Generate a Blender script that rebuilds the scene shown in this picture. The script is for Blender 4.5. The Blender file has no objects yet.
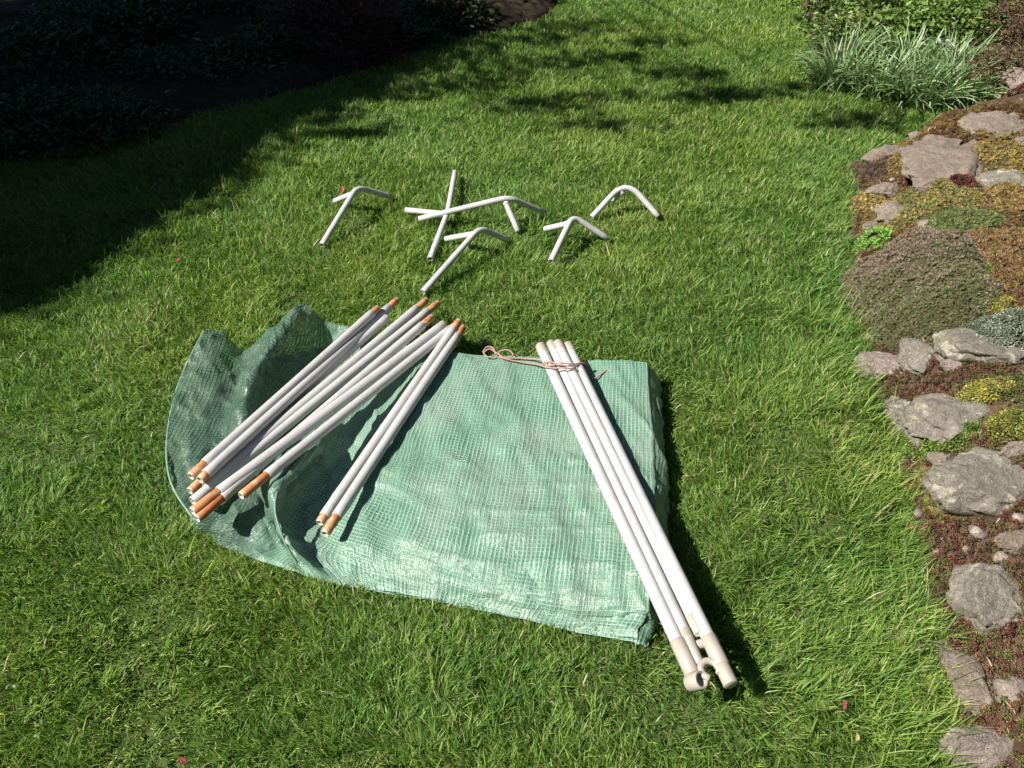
import bpy, math, random
import numpy as np
from mathutils import Vector, noise as mnoise

random.seed(11)
RNG = np.random.default_rng(11)
scene = bpy.context.scene
COL = scene.collection
PI = math.pi

# ------------------------------------------------------------------ camera
CAM_H = 1.4
PITCH = math.radians(41.3)
F = 773.0
SP, CP = math.sin(PITCH), math.cos(PITCH)


def at(px, py, z=0.0):
    """photo pixel -> world point on the plane at height z"""
    u, v = (px - 512) / F, (py - 384) / F
    d = (CAM_H - z) / (SP + v * CP)
    return Vector((u * d, d * (CP - v * SP), z))


def pix(x, y, z=0.0):
    """world -> photo pixel (arrays)"""
    dz = CAM_H - z
    d = y * CP + dz * SP
    v = (dz * CP - y * SP) / d
    return 512 + F * x / d, 384 + F * v


cam_d = bpy.data.cameras.new("camera")
cam_d.sensor_width = 36
cam_d.lens = F / 1024 * 36
cam_d.clip_start = 0.02
cam_d.clip_end = 400
cam = bpy.data.objects.new("camera", cam_d)
COL.objects.link(cam)
cam.location = (0, 0, CAM_H)
cam.rotation_euler = (PI / 2 - PITCH, 0, 0)
scene.camera = cam

# ------------------------------------------------------------------ light
ELEV = math.radians(47)
SH = Vector((0.95, 0.31)).normalized()              # direction shadows fall in
ldir = Vector((SH.x * math.cos(ELEV), SH.y * math.cos(ELEV), -math.sin(ELEV)))
CAST = Vector((-SH.x, -SH.y)) / math.tan(ELEV)      # caster offset per metre of height
sd = bpy.data.lights.new("sun", 'SUN')
sd.energy = 5.0
sd.angle = math.radians(0.53)
sd.color = (1.0, 0.95, 0.86)
sun = bpy.data.objects.new("sun", sd)
COL.objects.link(sun)
sun.rotation_euler = ldir.to_track_quat('-Z', 'Y').to_euler()
world = bpy.data.worlds.new("World")
scene.world = world
world.use_nodes = True
nt = world.node_tree
bg = nt.nodes['Background']
sky = nt.nodes.new('ShaderNodeTexSky')
sky.sky_type = 'NISHITA'
sky.sun_disc = False
sky.sun_elevation = ELEV
sky.sun_rotation = math.atan2(-SH.x, -SH.y) % (2 * PI)
sky.air_density = 0.75
sky.dust_density = 0.3
bg.inputs[1].default_value = 0.05
nt.links.new(sky.outputs[0], bg.inputs[0])
scene.view_settings.view_transform = 'Standard'
scene.view_settings.look = 'None'
scene.view_settings.exposure = 0.68
scene.view_settings.gamma = 1.0
try:
    scene.cycles.max_bounces = 6
    scene.cycles.transparent_max_bounces = 12
    scene.cycles.use_adaptive_sampling = True
    scene.cycles.adaptive_threshold = 0.02
except Exception:
    pass


# ------------------------------------------------------------------ noise
def vnoise(x, y, seed=0):
    x = np.asarray(x, float)
    y = np.asarray(y, float)
    xi, yi = np.floor(x).astype(np.int64), np.floor(y).astype(np.int64)
    fx, fy = x - xi, y - yi
    fx = fx * fx * (3 - 2 * fx)
    fy = fy * fy * (3 - 2 * fy)

    def h(a, b):
        n = (a * 374761393 + b * 668265263 + seed * 974634777) & 0xffffffff
        n = ((n ^ (n >> 13)) * 1274126177) & 0xffffffff
        n = n ^ (n >> 16)
        return (n & 0xffff) / 65535.0
    return ((h(xi, yi) * (1 - fx) + h(xi + 1, yi) * fx) * (1 - fy)
            + (h(xi, yi + 1) * (1 - fx) + h(xi + 1, yi + 1) * fx) * fy)


def fbm(x, y, seed=0, o=3):
    s, a, t = 0, 1, 0
    for k in range(o):
        s = s + a * vnoise(x * 2 ** k, y * 2 ** k, seed + k * 17)
        t += a
        a *= 0.5
    return s / t


def sstep(a, b, x):
    t = np.clip((x - a) / (b - a), 0, 1)
    return t * t * (3 - 2 * t)


# ------------------------------------------------------------------ scene helpers
def tag(o, label=None, cat=None, group=None, kind=None):
    if label: o['label'] = label
    if cat: o['category'] = cat
    if group: o['group'] = group
    if kind: o['kind'] = kind
    return o


def empty(name, loc=(0, 0, 0), rz=0):
    o = bpy.data.objects.new(name, None)
    COL.objects.link(o)
    o.location = loc
    o.rotation_euler = (0, 0, rz)
    o.empty_display_size = 0.05
    return o


def fast_mesh(name, V, quads=None, tris=None, mats=(), col=None, smooth=False, parent=None, loc=None, uv=None, attrs=None):
    me = bpy.data.meshes.new(name)
    V = np.asarray(V, np.float32).reshape(-1, 3)
    if loc is None and parent is not None:
        loc = parent.location
    q_ = parent
    while q_ is not None:
        V = V - np.array(q_.location, np.float32)[None]
        q_ = q_.parent
    nq = 0 if quads is None else len(quads)
    ntr = 0 if tris is None else len(tris)
    me.vertices.add(len(V))
    me.vertices.foreach_set('co', V.ravel())
    li = []
    if nq: li.append(np.asarray(quads, np.int32).ravel())
    if ntr: li.append(np.asarray(tris, np.int32).ravel())
    li = np.concatenate(li)
    me.loops.add(len(li))
    me.loops.foreach_set('vertex_index', li)
    me.polygons.add(nq + ntr)
    st = np.concatenate([np.arange(nq) * 4, nq * 4 + np.arange(ntr) * 3]).astype(np.int32)
    me.polygons.foreach_set('loop_start', st)
    if smooth:
        me.polygons.foreach_set('use_smooth', np.ones(nq + ntr, bool))
    if col is not None:
        c = np.ones((len(V), 4), np.float32)
        c[:, :3] = col
        a = me.color_attributes.new('Col', 'FLOAT_COLOR', 'POINT')
        a.data.foreach_set('color', c.ravel())
    for k, arr in (attrs or {}).items():
        a = me.attributes.new(k, 'FLOAT', 'POINT')
        a.data.foreach_set('value', np.asarray(arr, np.float32))
    if uv is not None:
        ul = me.uv_layers.new(name='UVMap')
        ul.data.foreach_set('uv', np.asarray(uv, np.float32)[li].ravel())
    me.update(calc_edges=True)
    me.validate()
    for m in mats: me.materials.append(m)
    o = bpy.data.objects.new(name, me)
    COL.objects.link(o)
    if parent is not None: o.parent = parent
    return o


class Geo:
    """collects rings, tubes and sheets into one mesh"""
    def __init__(s):
        s.v, s.q, s.t = [], [], []
        s.n = 0

    def add(s, V, Q=None, T=None):
        V = np.asarray(V, float).reshape(-1, 3)
        if Q is not None and len(Q): s.q.append(np.asarray(Q, int) + s.n)
        if T is not None and len(T): s.t.append(np.asarray(T, int) + s.n)
        s.v.append(V)
        s.n += len(V)

    def tube(s, pts, rad, n=18, cap0='round', cap1='round', wall=0.0018, closed=False):
        P = [Vector(p) for p in pts]
        m = len(P)
        if not hasattr(rad, '__len__'): rad = [rad] * m
        T = []
        for i in range(m):
            a = P[max(i - 1, 0)]
            b = P[min(i + 1, m - 1)]
            T.append((b - a).normalized())
        up = Vector((0, 0, 1)) if abs(T[0].z) < 0.9 else Vector((1, 0, 0))
        N = (up - T[0] * up.dot(T[0])).normalized()
        rings = []
        Ns = []
        for i in range(m):
            N = (N - T[i] * N.dot(T[i])).normalized()
            Ns.append(N)
            rings.append((P[i], T[i], N, rad[i]))

        bore = min(.03, .45 * sum((P[i + 1] - P[i]).length for i in range(m - 1)))

        def end(k, sgn, cap):
            p, t, nn, r = rings[k]
            d = t * sgn
            if cap == 'open':       # tube mouth: rounded lip, bore going in
                return [(p + d * 0.0006, t, nn, r - 0.0006), (p + d * 0.0006, t, nn, r - wall),
                        (p - d * bore, t, nn, r - wall), (p - d * bore, t, nn, 0.0003)]
            if cap == 'flat':
                return [(p + d * 0.001, t, nn, r - 0.001), (p + d * 0.001, t, nn, 0.0003)]
            return [(p + d * r * 0.5, t, nn, r * 0.86), (p + d * r * 0.85, t, nn, r * 0.5), (p + d * r, t, nn, 0.0002)]
        if not closed:
            rings = end(0, -1, cap0)[::-1] + rings + end(m - 1, 1, cap1)
        V = []
        an = np.linspace(0, 2 * PI, n, endpoint=False)
        for p, t, nn, r in rings:
            b = t.cross(nn)
            V.append(np.array(p)[None] + r * (np.cos(an)[:, None] * np.array(nn)[None] + np.sin(an)[:, None] * np.array(b)[None]))
        R = len(rings)
        Q = []
        for i in range(R - 1):
            for j in range(n):
                k = (j + 1) % n
                Q.append((i * n + j, i * n + k, (i + 1) * n + k, (i + 1) * n + j))
        s.add(np.concatenate(V), Q)
        return s

    def build(s, name, mat, parent=None, smooth=True, col=None):
        return fast_mesh(name, np.concatenate(s.v), np.concatenate(s.q) if s.q else None,
                         np.concatenate(s.t) if s.t else None, [mat] if mat else [], smooth=smooth, parent=parent, col=col)


# ------------------------------------------------------------------ materials
def newmat(name):
    m = bpy.data.materials.new(name)
    m.use_nodes = True
    n = m.node_tree
    p = n.nodes['Principled BSDF']
    return m, n, p


def N(nt, t, **kw):
    n = nt.nodes.new(t)
    for k, v in kw.items():
        if k.startswith('i_'):
            n.inputs[k[2:].replace('_', ' ')].default_value = v
        else:
            setattr(n, k, v)
    return n


def mixc(nt, fac, a, b):
    n = nt.nodes.new('ShaderNodeMix')
    n.data_type = 'RGBA'
    for s, v in ((0, fac), (6, a), (7, b)):
        if isinstance(v, (int, float)): n.inputs[s].default_value = v
        elif isinstance(v, tuple): n.inputs[s].default_value = v + (1,) if len(v) == 3 else v
        else: nt.links.new(v, n.inputs[s])
    return n.outputs[2]


def mth(nt, op, a, b=None, c=None):
    n = nt.nodes.new('ShaderNodeMath')
    n.operation = op
    for i, v in enumerate((a, b, c)):
        if v is None: continue
        if isinstance(v, (int, float)): n.inputs[i].default_value = v
        else: nt.links.new(v, n.inputs[i])
    return n.outputs[0]


def ramp(nt, fac, lo, hi):
    n = nt.nodes.new('ShaderNodeMapRange')
    n.inputs['From Min'].default_value = lo
    n.inputs['From Max'].default_value = hi
    nt.links.new(fac, n.inputs['Value'])
    return n.outputs[0]


def noise_tex(nt, scale, detail=4, rough=0.6, coord='Object', vec=None, dist=0):
    tc = nt.nodes.new('ShaderNodeTexCoord')
    n = nt.nodes.new('ShaderNodeTexNoise')
    n.inputs['Scale'].default_value = scale
    n.inputs['Detail'].default_value = detail
    n.inputs['Roughness'].default_value = rough
    n.inputs['Distortion'].default_value = dist
    nt.links.new(vec if vec is not None else tc.outputs[coord], n.inputs['Vector'])
    return n.outputs['Fac']


def bump(nt, p, h, strength=0.5, dist=0.005):
    b = nt.nodes.new('ShaderNodeBump')
    b.inputs['Strength'].default_value = strength
    b.inputs['Distance'].default_value = dist
    nt.links.new(h, b.inputs['Height'])
    nt.links.new(b.outputs[0], p.inputs['Normal'])


def leaf_mat(name, rough=0.45, trans=0.3, spec=0.4, tcol=(1.25, 1.25, 0.55)):
    m, n, p = newmat(name)
    a = N(n, 'ShaderNodeAttribute', attribute_name='Col')
    n.links.new(a.outputs['Color'], p.inputs['Base Color'])
    p.inputs['Roughness'].default_value = rough
    p.inputs['Specular IOR Level'].default_value = spec
    tr = N(n, 'ShaderNodeBsdfTranslucent')
    mul = N(n, 'ShaderNodeMix', data_type='RGBA', blend_type='MULTIPLY')
    mul.inputs[0].default_value = 1
    n.links.new(a.outputs['Color'], mul.inputs[6])
    mul.inputs[7].default_value = tcol + (1,)
    n.links.new(mul.outputs[2], tr.inputs['Color'])
    mx = N(n, 'ShaderNodeMixShader')
    mx.inputs[0].default_value = trans
    n.links.new(p.outputs[0], mx.inputs[1])
    n.links.new(tr.outputs[0], mx.inputs[2])
    n.links.new(mx.outputs[0], n.nodes['Material Output'].inputs[0])
    return m


M_grass = leaf_mat('grass_blade', 0.5, 0.42, 0.35, (1.15, 1.3, 0.6))
M_leaf = leaf_mat('leaf', 0.45, 0.25, 0.45)
M_strap = leaf_mat('strap_leaf', 0.4, 0.2, 0.5)
M_succ = leaf_mat('succulent', 0.5, 0.08, 0.35)
M_dry = leaf_mat('dry_leaf', 0.75, 0.15, 0.2, (1.1, 0.9, 0.6))


def simple_noise_mat(name, c1, c2, scale, rough=0.9, bs=0.6, bd=0.01, c3=None, detail=8):
    m, n, p = newmat(name)
    f = noise_tex(n, scale, detail, 0.65)
    c = mixc(n, ramp(n, f, 0.35, 0.65), c1, c2)
    if c3:
        g = noise_tex(n, scale * 3.1, 5, 0.7)
        c = mixc(n, ramp(n, g, 0.55, 0.7), c, c3)
    n.links.new(c, p.inputs['Base Color'])
    p.inputs['Roughness'].default_value = rough
    p.inputs['Specular IOR Level'].default_value = 0.2
    bump(n, p, noise_tex(n, scale * 4, 8, 0.7), bs, bd)
    return m


M_lawn_soil = simple_noise_mat('lawn_thatch', (0.05, 0.10, 0.02), (0.12, 0.15, 0.05), 30, bd=0.02, c3=(0.13, 0.11, 0.05))
M_soil = simple_noise_mat('dark_soil', (0.018, 0.013, 0.009), (0.05, 0.037, 0.026), 18, bd=0.02, c3=(0.09, 0.07, 0.05))
M_bank = simple_noise_mat('bank_soil', (0.05, 0.03, 0.02), (0.14, 0.09, 0.06), 25, bd=0.02, c3=(0.2, 0.14, 0.09))
M_bark = simple_noise_mat('bark', (0.03, 0.022, 0.016), (0.09, 0.07, 0.05), 25, bd=0.01)
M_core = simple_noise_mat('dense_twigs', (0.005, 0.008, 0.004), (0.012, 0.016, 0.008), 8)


def white_tube_mat(name, base, dirt, seed, amt):
    m, n, p = newmat(name)
    f = noise_tex(n, 28 + seed, 6, 0.7)
    g = noise_tex(n, 150, 3, 0.7)
    c = mixc(n, mth(n, 'MULTIPLY', ramp(n, f, 0.5, 0.75), amt), base, dirt)
    c = mixc(n, mth(n, 'MULTIPLY', ramp(n, g, 0.66, 0.72), amt * 0.9), c, (0.25, 0.19, 0.13))
    n.links.new(c, p.inputs['Base Color'])
    r = ramp(n, f, 0.0, 1.0)
    n.links.new(mth(n, 'MULTIPLY_ADD', r, 0.3, 0.28), p.inputs['Roughness'])
    p.inputs['Specular IOR Level'].default_value = 0.45
    bump(n, p, noise_tex(n, 60, 4, 0.6), 0.12, 0.001)
    return m


M_tube = white_tube_mat('white_painted_tube', (0.525, 0.52, 0.525), (0.36, 0.33, 0.30), 1, 0.6)
M_conn = white_tube_mat('weathered_white_tube', (0.56, 0.56, 0.56), (0.34, 0.31, 0.27), 5, 0.7)
M_cream = white_tube_mat('cream_plastic', (0.43, 0.395, 0.345), (0.31, 0.275, 0.23), 2, 0.6)
M_clear = white_tube_mat('pale_end_plastic', (0.6, 0.55, 0.48), (0.4, 0.3, 0.22), 3, 0.6)

m, n, p = newmat('rusty_swaged_end')
f = noise_tex(n, 55, 6, 0.7)
c = mixc(n, ramp(n, f, 0.45, 0.6), (0.55, 0.22, 0.085), (0.60, 0.44, 0.28))
g = noise_tex(n, 130, 4, 0.7)
c = mixc(n, ramp(n, g, 0.6, 0.7), c, (0.3, 0.09, 0.03))
n.links.new(c, p.inputs['Base Color'])
p.inputs['Roughness'].default_value = 0.55
M_rust = m
m, n, p = newmat('deep_rust_end')
f = noise_tex(n, 60, 6, 0.7)
c = mixc(n, ramp(n, f, 0.38, 0.62), (0.4, 0.11, 0.035), (0.55, 0.22, 0.08))
n.links.new(c, p.inputs['Base Color'])
p.inputs['Roughness'].default_value = 0.6
M_rust2 = m

m, n, p = newmat('pink_twine')
p.inputs['Base Color'].default_value = (0.52, 0.33, 0.27, 1)
p.inputs['Roughness'].default_value = 0.85
w = N(n, 'ShaderNodeTexWave')
w.inputs['Scale'].default_value = 120
tc = N(n, 'ShaderNodeTexCoord')
n.links.new(tc.outputs['Object'], w.inputs['Vector'])
n.links.new(mixc(n, w.outputs['Fac'], (0.56, 0.36, 0.3), (0.4, 0.24, 0.2)), p.inputs['Base Color'])
bump(n, p, w.outputs['Fac'], 0.8, 0.001)
M_twine = m


def cover_mat():
    m, n, p = newmat('reinforced_green_film')
    uvn = N(n, 'ShaderNodeUVMap', uv_map='UVMap')
    # slight waviness of the weave
    nz = N(n, 'ShaderNodeTexNoise')
    nz.inputs['Scale'].default_value = 14
    nz.inputs['Detail'].default_value = 2
    n.links.new(uvn.outputs[0], nz.inputs['Vector'])
    va = N(n, 'ShaderNodeVectorMath', operation='MULTIPLY_ADD')
    n.links.new(nz.outputs['Color'], va.inputs[0])
    va.inputs[1].default_value = (0.006, 0.006, 0)
    n.links.new(uvn.outputs[0], va.inputs[2])

    def grid(vec, pitch, rot, off, w):
        mp = N(n, 'ShaderNodeMapping')
        n.links.new(vec, mp.inputs[0])
        mp.inputs['Rotation'].default_value = (0, 0, rot)
        mp.inputs['Location'].default_value = (off, off * 0.6, 0)
        s = N(n, 'ShaderNodeSeparateXYZ')
        n.links.new(mp.outputs[0], s.inputs[0])
        o = []
        for k, pt in ((0, pitch), (1, pitch * 0.92)):
            a = mth(n, 'DIVIDE', s.outputs[k], pt)
            a = mth(n, 'FRACT', a)
            a = mth(n, 'ABSOLUTE', mth(n, 'SUBTRACT', a, 0.5))     # 0 mid-thread
            mr = N(n, 'ShaderNodeMapRange')
            mr.interpolation_type = 'SMOOTHSTEP'
            mr.inputs['From Min'].default_value = w
            mr.inputs['From Max'].default_value = w * 0.45
            n.links.new(a, mr.inputs['Value'])
            o.append(mr.outputs[0])
        return mth(n, 'MAXIMUM', o[0], o[1])
    def lines(vec, k, pitch, rot, off, w):
        mp = N(n, 'ShaderNodeMapping')
        n.links.new(vec, mp.inputs[0])
        mp.inputs['Rotation'].default_value = (0, 0, rot)
        mp.inputs['Location'].default_value = (off, off * 0.6, 0)
        sp_ = N(n, 'ShaderNodeSeparateXYZ')
        n.links.new(mp.outputs[0], sp_.inputs[0])
        a = mth(n, 'ABSOLUTE', mth(n, 'SUBTRACT', mth(n, 'FRACT', mth(n, 'DIVIDE', sp_.outputs[k], pitch)), 0.5))
        mr = N(n, 'ShaderNodeMapRange')
        mr.interpolation_type = 'SMOOTHSTEP'
        mr.inputs['From Min'].default_value = w
        mr.inputs['From Max'].default_value = w * 0.4
        n.links.new(a, mr.inputs['Value'])
        return mr.outputs[0]
    P_ = 0.0094
    gu = lines(va.outputs[0], 0, P_, 0, 0, .22)
    gv = lines(va.outputs[0], 1, P_ * .92, 0, 0, .2)
    gu2 = lines(va.outputs[0], 0, P_, .045, .003, .24)
    gv2 = lines(va.outputs[0], 1, P_ * .92, .045, .004, .2)
    gu3 = lines(va.outputs[0], 0, P_, -.07, .006, .24)
    g1 = mth(n, 'MAXIMUM', gu, gv)
    g2 = mth(n, 'MAXIMUM', gu2, gv2)
    thin = N(n, 'ShaderNodeAttribute', attribute_name='thin').outputs['Fac']
    opn = N(n, 'ShaderNodeAttribute', attribute_name='open').outputs['Fac']
    thick = mth(n, 'SUBTRACT', 1.0, thin)
    f1 = noise_tex(n, 9, 5, 0.6)
    patch = ramp(n, noise_tex(n, 7, 4, 0.6), 0.38, 0.62)
    base = mixc(n, ramp(n, f1, 0.35, 0.7), (0.075, 0.21, 0.135), (0.16, 0.33, 0.235))
    # the layers below show through as a second, slightly turned weave
    und = mth(n, 'MULTIPLY', mth(n, 'ADD', mth(n, 'MULTIPLY', g2, 0.35), mth(n, 'MULTIPLY', gu3, 0.35)), mth(n, 'MULTIPLY_ADD', thick, 0.8, 0.1))
    c = mixc(n, und, base, (0.30, 0.49, 0.37))
    # warp threads read everywhere, weft threads mostly where the sheet lies open
    fu = mth(n, 'MULTIPLY', gu, mth(n, 'MULTIPLY_ADD', patch, 0.45, 0.3))
    fv = mth(n, 'MULTIPLY', gv, mth(n, 'MAXIMUM', mth(n, 'MULTIPLY', opn, 0.75), mth(n, 'MULTIPLY_ADD', patch, -0.25, 0.38)))
    c = mixc(n, mth(n, 'MULTIPLY', mth(n, 'MAXIMUM', fu, fv), thick), c, (0.42, 0.63, 0.50))
    c = mixc(n, mth(n, 'MULTIPLY', mth(n, 'MULTIPLY', g1, thin), 0.8), c, (0.035, 0.085, 0.065))
    c = mixc(n, mth(n, 'MULTIPLY', mth(n, 'SUBTRACT', thin, mth(n, 'MULTIPLY', g1, thin)), 0.75), c, (0.25, 0.38, 0.30))
    # grey dust, and shadow gaps painted dark between the threads
    f2 = noise_tex(n, 6, 6, 0.7)
    c = mixc(n, mth(n, 'MULTIPLY', ramp(n, f2, 0.48, 0.75), 0.6), c, (0.37, 0.42, 0.35))
    gap_shade = mth(n, 'MULTIPLY', ramp(n, noise_tex(n, 95, 3, 0.6), 0.6, 0.68), mth(n, 'SUBTRACT', 1.0, g1))
    c = mixc(n, mth(n, 'MULTIPLY', gap_shade, 0.55), c, (0.05, 0.11, 0.08))
    n.links.new(c, p.inputs['Base Color'])
    n.links.new(mth(n, 'MULTIPLY_ADD', ramp(n, noise_tex(n, 20, 4, 0.6), .3, .7), 0.28, 0.12), p.inputs['Roughness'])
    p.inputs['Specular IOR Level'].default_value = 0.7
    # creases: stretched along the warp
    mpc = N(n, 'ShaderNodeMapping')
    mpc.inputs['Scale'].default_value = (1.0, 0.16, 1)
    n.links.new(va.outputs[0], mpc.inputs[0])
    cre = noise_tex(n, 75, 4, 0.6, vec=mpc.outputs[0], dist=0.4)
    h = mth(n, 'ADD', mth(n, 'MULTIPLY', g1, 0.8), mth(n, 'MULTIPLY', noise_tex(n, 110, 4, 0.65), 1.5))
    h = mth(n, 'ADD', h, mth(n, 'MULTIPLY', cre, 3.0))
    bump(n, p, h, 0.7, 0.0022)
    tr = N(n, 'ShaderNodeBsdfTranslucent')
    n.links.new(c, tr.inputs['Color'])
    mx = N(n, 'ShaderNodeMixShader')
    n.links.new(mth(n, 'MULTIPLY_ADD', thin, 0.10, 0.18), mx.inputs[0])
    n.links.new(p.outputs[0], mx.inputs[1])
    n.links.new(tr.outputs[0], mx.inputs[2])
    tp = N(n, 'ShaderNodeBsdfTransparent')
    tp.inputs[0].default_value = (0.7, 0.9, 0.82, 1)
    mx2 = N(n, 'ShaderNodeMixShader')
    op = mth(n, 'MULTIPLY', thin, mth(n, 'SUBTRACT', 1.0, g1))
    n.links.new(mth(n, 'MULTIPLY', op, 0.45), mx2.inputs[0])
    n.links.new(mx.outputs[0], mx2.inputs[1])
    n.links.new(tp.outputs[0], mx2.inputs[2])
    n.links.new(mx2.outputs[0], n.nodes['Material Output'].inputs[0])
    return m


M_cover = cover_mat()
M_hem_rim = simple_noise_mat('hem_and_rim_highlight', (0.15, 0.27, 0.21), (0.27, 0.39, 0.32), 60, rough=.4, bs=.3, bd=.002)  # hem colour, also used for the painted lit rims on the crests


def stone_mat(name, c1, c2, pale, spots=0.5):
    m, n, p = newmat(name)
    f = noise_tex(n, 14, 9, 0.7, dist=0.4)
    c = mixc(n, ramp(n, f, 0.35, 0.65), c1, c2)
    g = noise_tex(n, 90, 6, 0.75)
    c = mixc(n, ramp(n, g, 0.5, 0.75), c, tuple(x * 0.45 for x in c1))
    k = noise_tex(n, 23, 3, 0.5, dist=0.6)
    c = mixc(n, mth(n, 'MULTIPLY', ramp(n, k, 0.6, 0.64), spots), c, pale)
    k2 = noise_tex(n, 8, 4, 0.6, dist=0.3)
    c = mixc(n, mth(n, 'MULTIPLY', ramp(n, k2, 0.56, 0.66), 0.6), c, (0.2, 0.2, 0.1))
    sp2 = noise_tex(n, 260, 4, 0.7)
    c = mixc(n, mth(n, 'MULTIPLY', ramp(n, sp2, 0.42, 0.62), 0.55), c, tuple(x * 0.5 for x in c1))
    sp3 = noise_tex(n, 120, 5, 0.75)
    c = mixc(n, mth(n, 'MULTIPLY', ramp(n, sp3, 0.58, 0.66), 0.7), c, tuple(min(1, x * 1.5) for x in c2))
    n.links.new(c, p.inputs['Base Color'])
    p.inputs['Roughness'].default_value = 0.92
    p.inputs['Specular IOR Level'].default_value = 0.2
    h = mth(n, 'ADD', noise_tex(n, 45, 8, 0.75), mth(n, 'MULTIPLY', noise_tex(n, 260, 3, 0.6), 0.4))
    bump(n, p, h, 1.0, 0.010)
    return m


M_st_grey = stone_mat('grey_stone', (0.22, 0.195, 0.16), (0.39, 0.355, 0.30), (0.60, 0.56, 0.46), 0.8)
M_st_pink = stone_mat('pinkish_stone', (0.28, 0.225, 0.195), (0.46, 0.385, 0.34), (0.6, 0.54, 0.47), 0.7)
M_st_brown = stone_mat('brown_stone', (0.23, 0.18, 0.145), (0.38, 0.315, 0.26), (0.42, 0.38, 0.3), 0.35)

# ------------------------------------------------------------------ edges
RE = [(985, 900), (960, 768), (950, 700), (935, 640), (918, 560), (900, 480), (885, 420), (868, 370), (856, 300), (850, 230), (856, 180),
      (880, 155), (930, 135), (985, 118), (1000, 112), (900, 101), (835, 78), (812, 50), (806, 20), (800, 0), (790, -60), (775, -120)]
_r = [at(*q) for q in RE]
RY = np.array([q.y for q in _r])
RX = np.array([q.x for q in _r])
_o = np.argsort(RY, kind='stable')
RY, RX = RY[_o], RX[_o]


def rock_edge(y):
    return np.interp(y, RY, RX) + 0.012 * (vnoise(y * 18, 0 * y, 5) - 0.5) * 2


BE = [(-500, 230), (-160, 200), (0, 165), (150, 135), (250, 108), (320, 85), (400, 60), (480, 40), (545, 18), (568, 0), (600, -40), (640, -120)]
_b = [at(*q) for q in BE]
BX = np.array([q.x for q in _b])
BY = np.array([q.y for q in _b])


def bed_edge(x):
    return np.interp(x, BX, BY, right=99) + 0.04 * (vnoise(x * 6, 0 * x, 8) - 0.5) * 2


def bank_h(x, y):
    """height of the rockery bank right of the lawn"""
    d = x - rock_edge(y)
    z = 0.015 + 0.13 * sstep(0.0, 0.25, d) + 0.14 * np.clip(d - 0.1, 0, 3)
    z = z * (0.12 + 0.88 * sstep(3.95, 3.4, y)) + 0.07 * (fbm(x * 8, y * 8, 3) - 0.5) * sstep(0, .1, d)
    return np.where(d < 0, 0.0, z)


def on_bank(px, py):
    z = 0.03
    for _ in range(12):
        q = at(px, py, z)
        z = 0.5 * z + 0.5 * float(bank_h(np.array(q.x), np.array(q.y)))
    return at(px, py, z)


# ------------------------------------------------------------------ ground
def sheet(name, x0, x1, y0, y1, nx, ny, zf, mat, kind='structure', keep=None):
    X, Y = np.meshgrid(np.linspace(x0, x1, nx), np.linspace(y0, y1, ny))
    Z = zf(X, Y)
    V = np.stack([X, Y, Z], -1).reshape(-1, 3)
    i = np.arange((nx - 1) * (ny - 1))
    r, c = i // (nx - 1), i % (nx - 1)
    a = r * nx + c
    Q = np.stack([a, a + 1, a + nx + 1, a + nx], 1)
    if keep is not None:
        k = keep(X, Y).reshape(-1)
        Q = Q[k[Q].any(1)]
    o = fast_mesh(name, V, Q, None, [mat], smooth=True)
    o['kind'] = kind
    return o


sheet('ground', -60, 60, -40, 80, 40, 40, lambda x, y: x * 0 - 0.03, M_lawn_soil)
sheet('lawn', -5, 5, -1.5, 9, 260, 270, lambda x, y: 0.012 * (fbm(x * 5, y * 5, 2) - 0.5), M_lawn_soil)
sheet('rockery_bank', 0.3, 5, -1.0, 5.6, 240, 330, lambda x, y: np.where(x > rock_edge(y), bank_h(x, y), -0.02), M_bank,
      keep=lambda x, y: x > rock_edge(y) - 0.01)
sheet('flower_bed_soil', -5, 1.2, 1.5, 9, 240, 260,
      lambda x, y: np.where(y > bed_edge(x), 0.0 + 0.05 * sstep(0, 0.35, y - bed_edge(x)) + 0.05 * fbm(x * 8, y * 8, 9), -0.03), M_soil,
      keep=lambda x, y: y > bed_edge(x) - 0.02)
sheet('back_bed_soil', 1.0, 6, 3.9, 9, 160, 160,
      lambda x, y: np.where((x > rock_edge(y)) & (y > 4.0), 0.05 + 0.05 * fbm(x * 8, y * 8, 12) + 0 * x, -0.05), M_bank,
      keep=lambda x, y: (x > rock_edge(y)) & (y > 4.05))

# ------------------------------------------------------------------ cover outline (world)
OUT = [(204, 332), (186, 365), (172, 400), (166, 445), (171, 480), (192, 518), (216, 539), (250, 556), (300, 572), (365, 586), (465, 604), (550, 622), (632, 638),
       (660, 600), (668, 530), (667, 450), (662, 385), (642, 372), (560, 366), (450, 358), (385, 345), (325, 330), (304, 330), (243, 360)]
OUTW = np.array([at(*q)[:2] for q in OUT])


def inside(poly, x, y):
    r = np.zeros(x.shape, bool)
    j = len(poly) - 1
    for i in range(len(poly)):
        xi, yi = poly[i]
        xj, yj = poly[j]
        c = ((yi > y) != (yj > y)) & (x < (xj - xi) * (y - yi) / (yj - yi + 1e-12) + xi)
        r ^= c
        j = i
    return r


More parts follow.
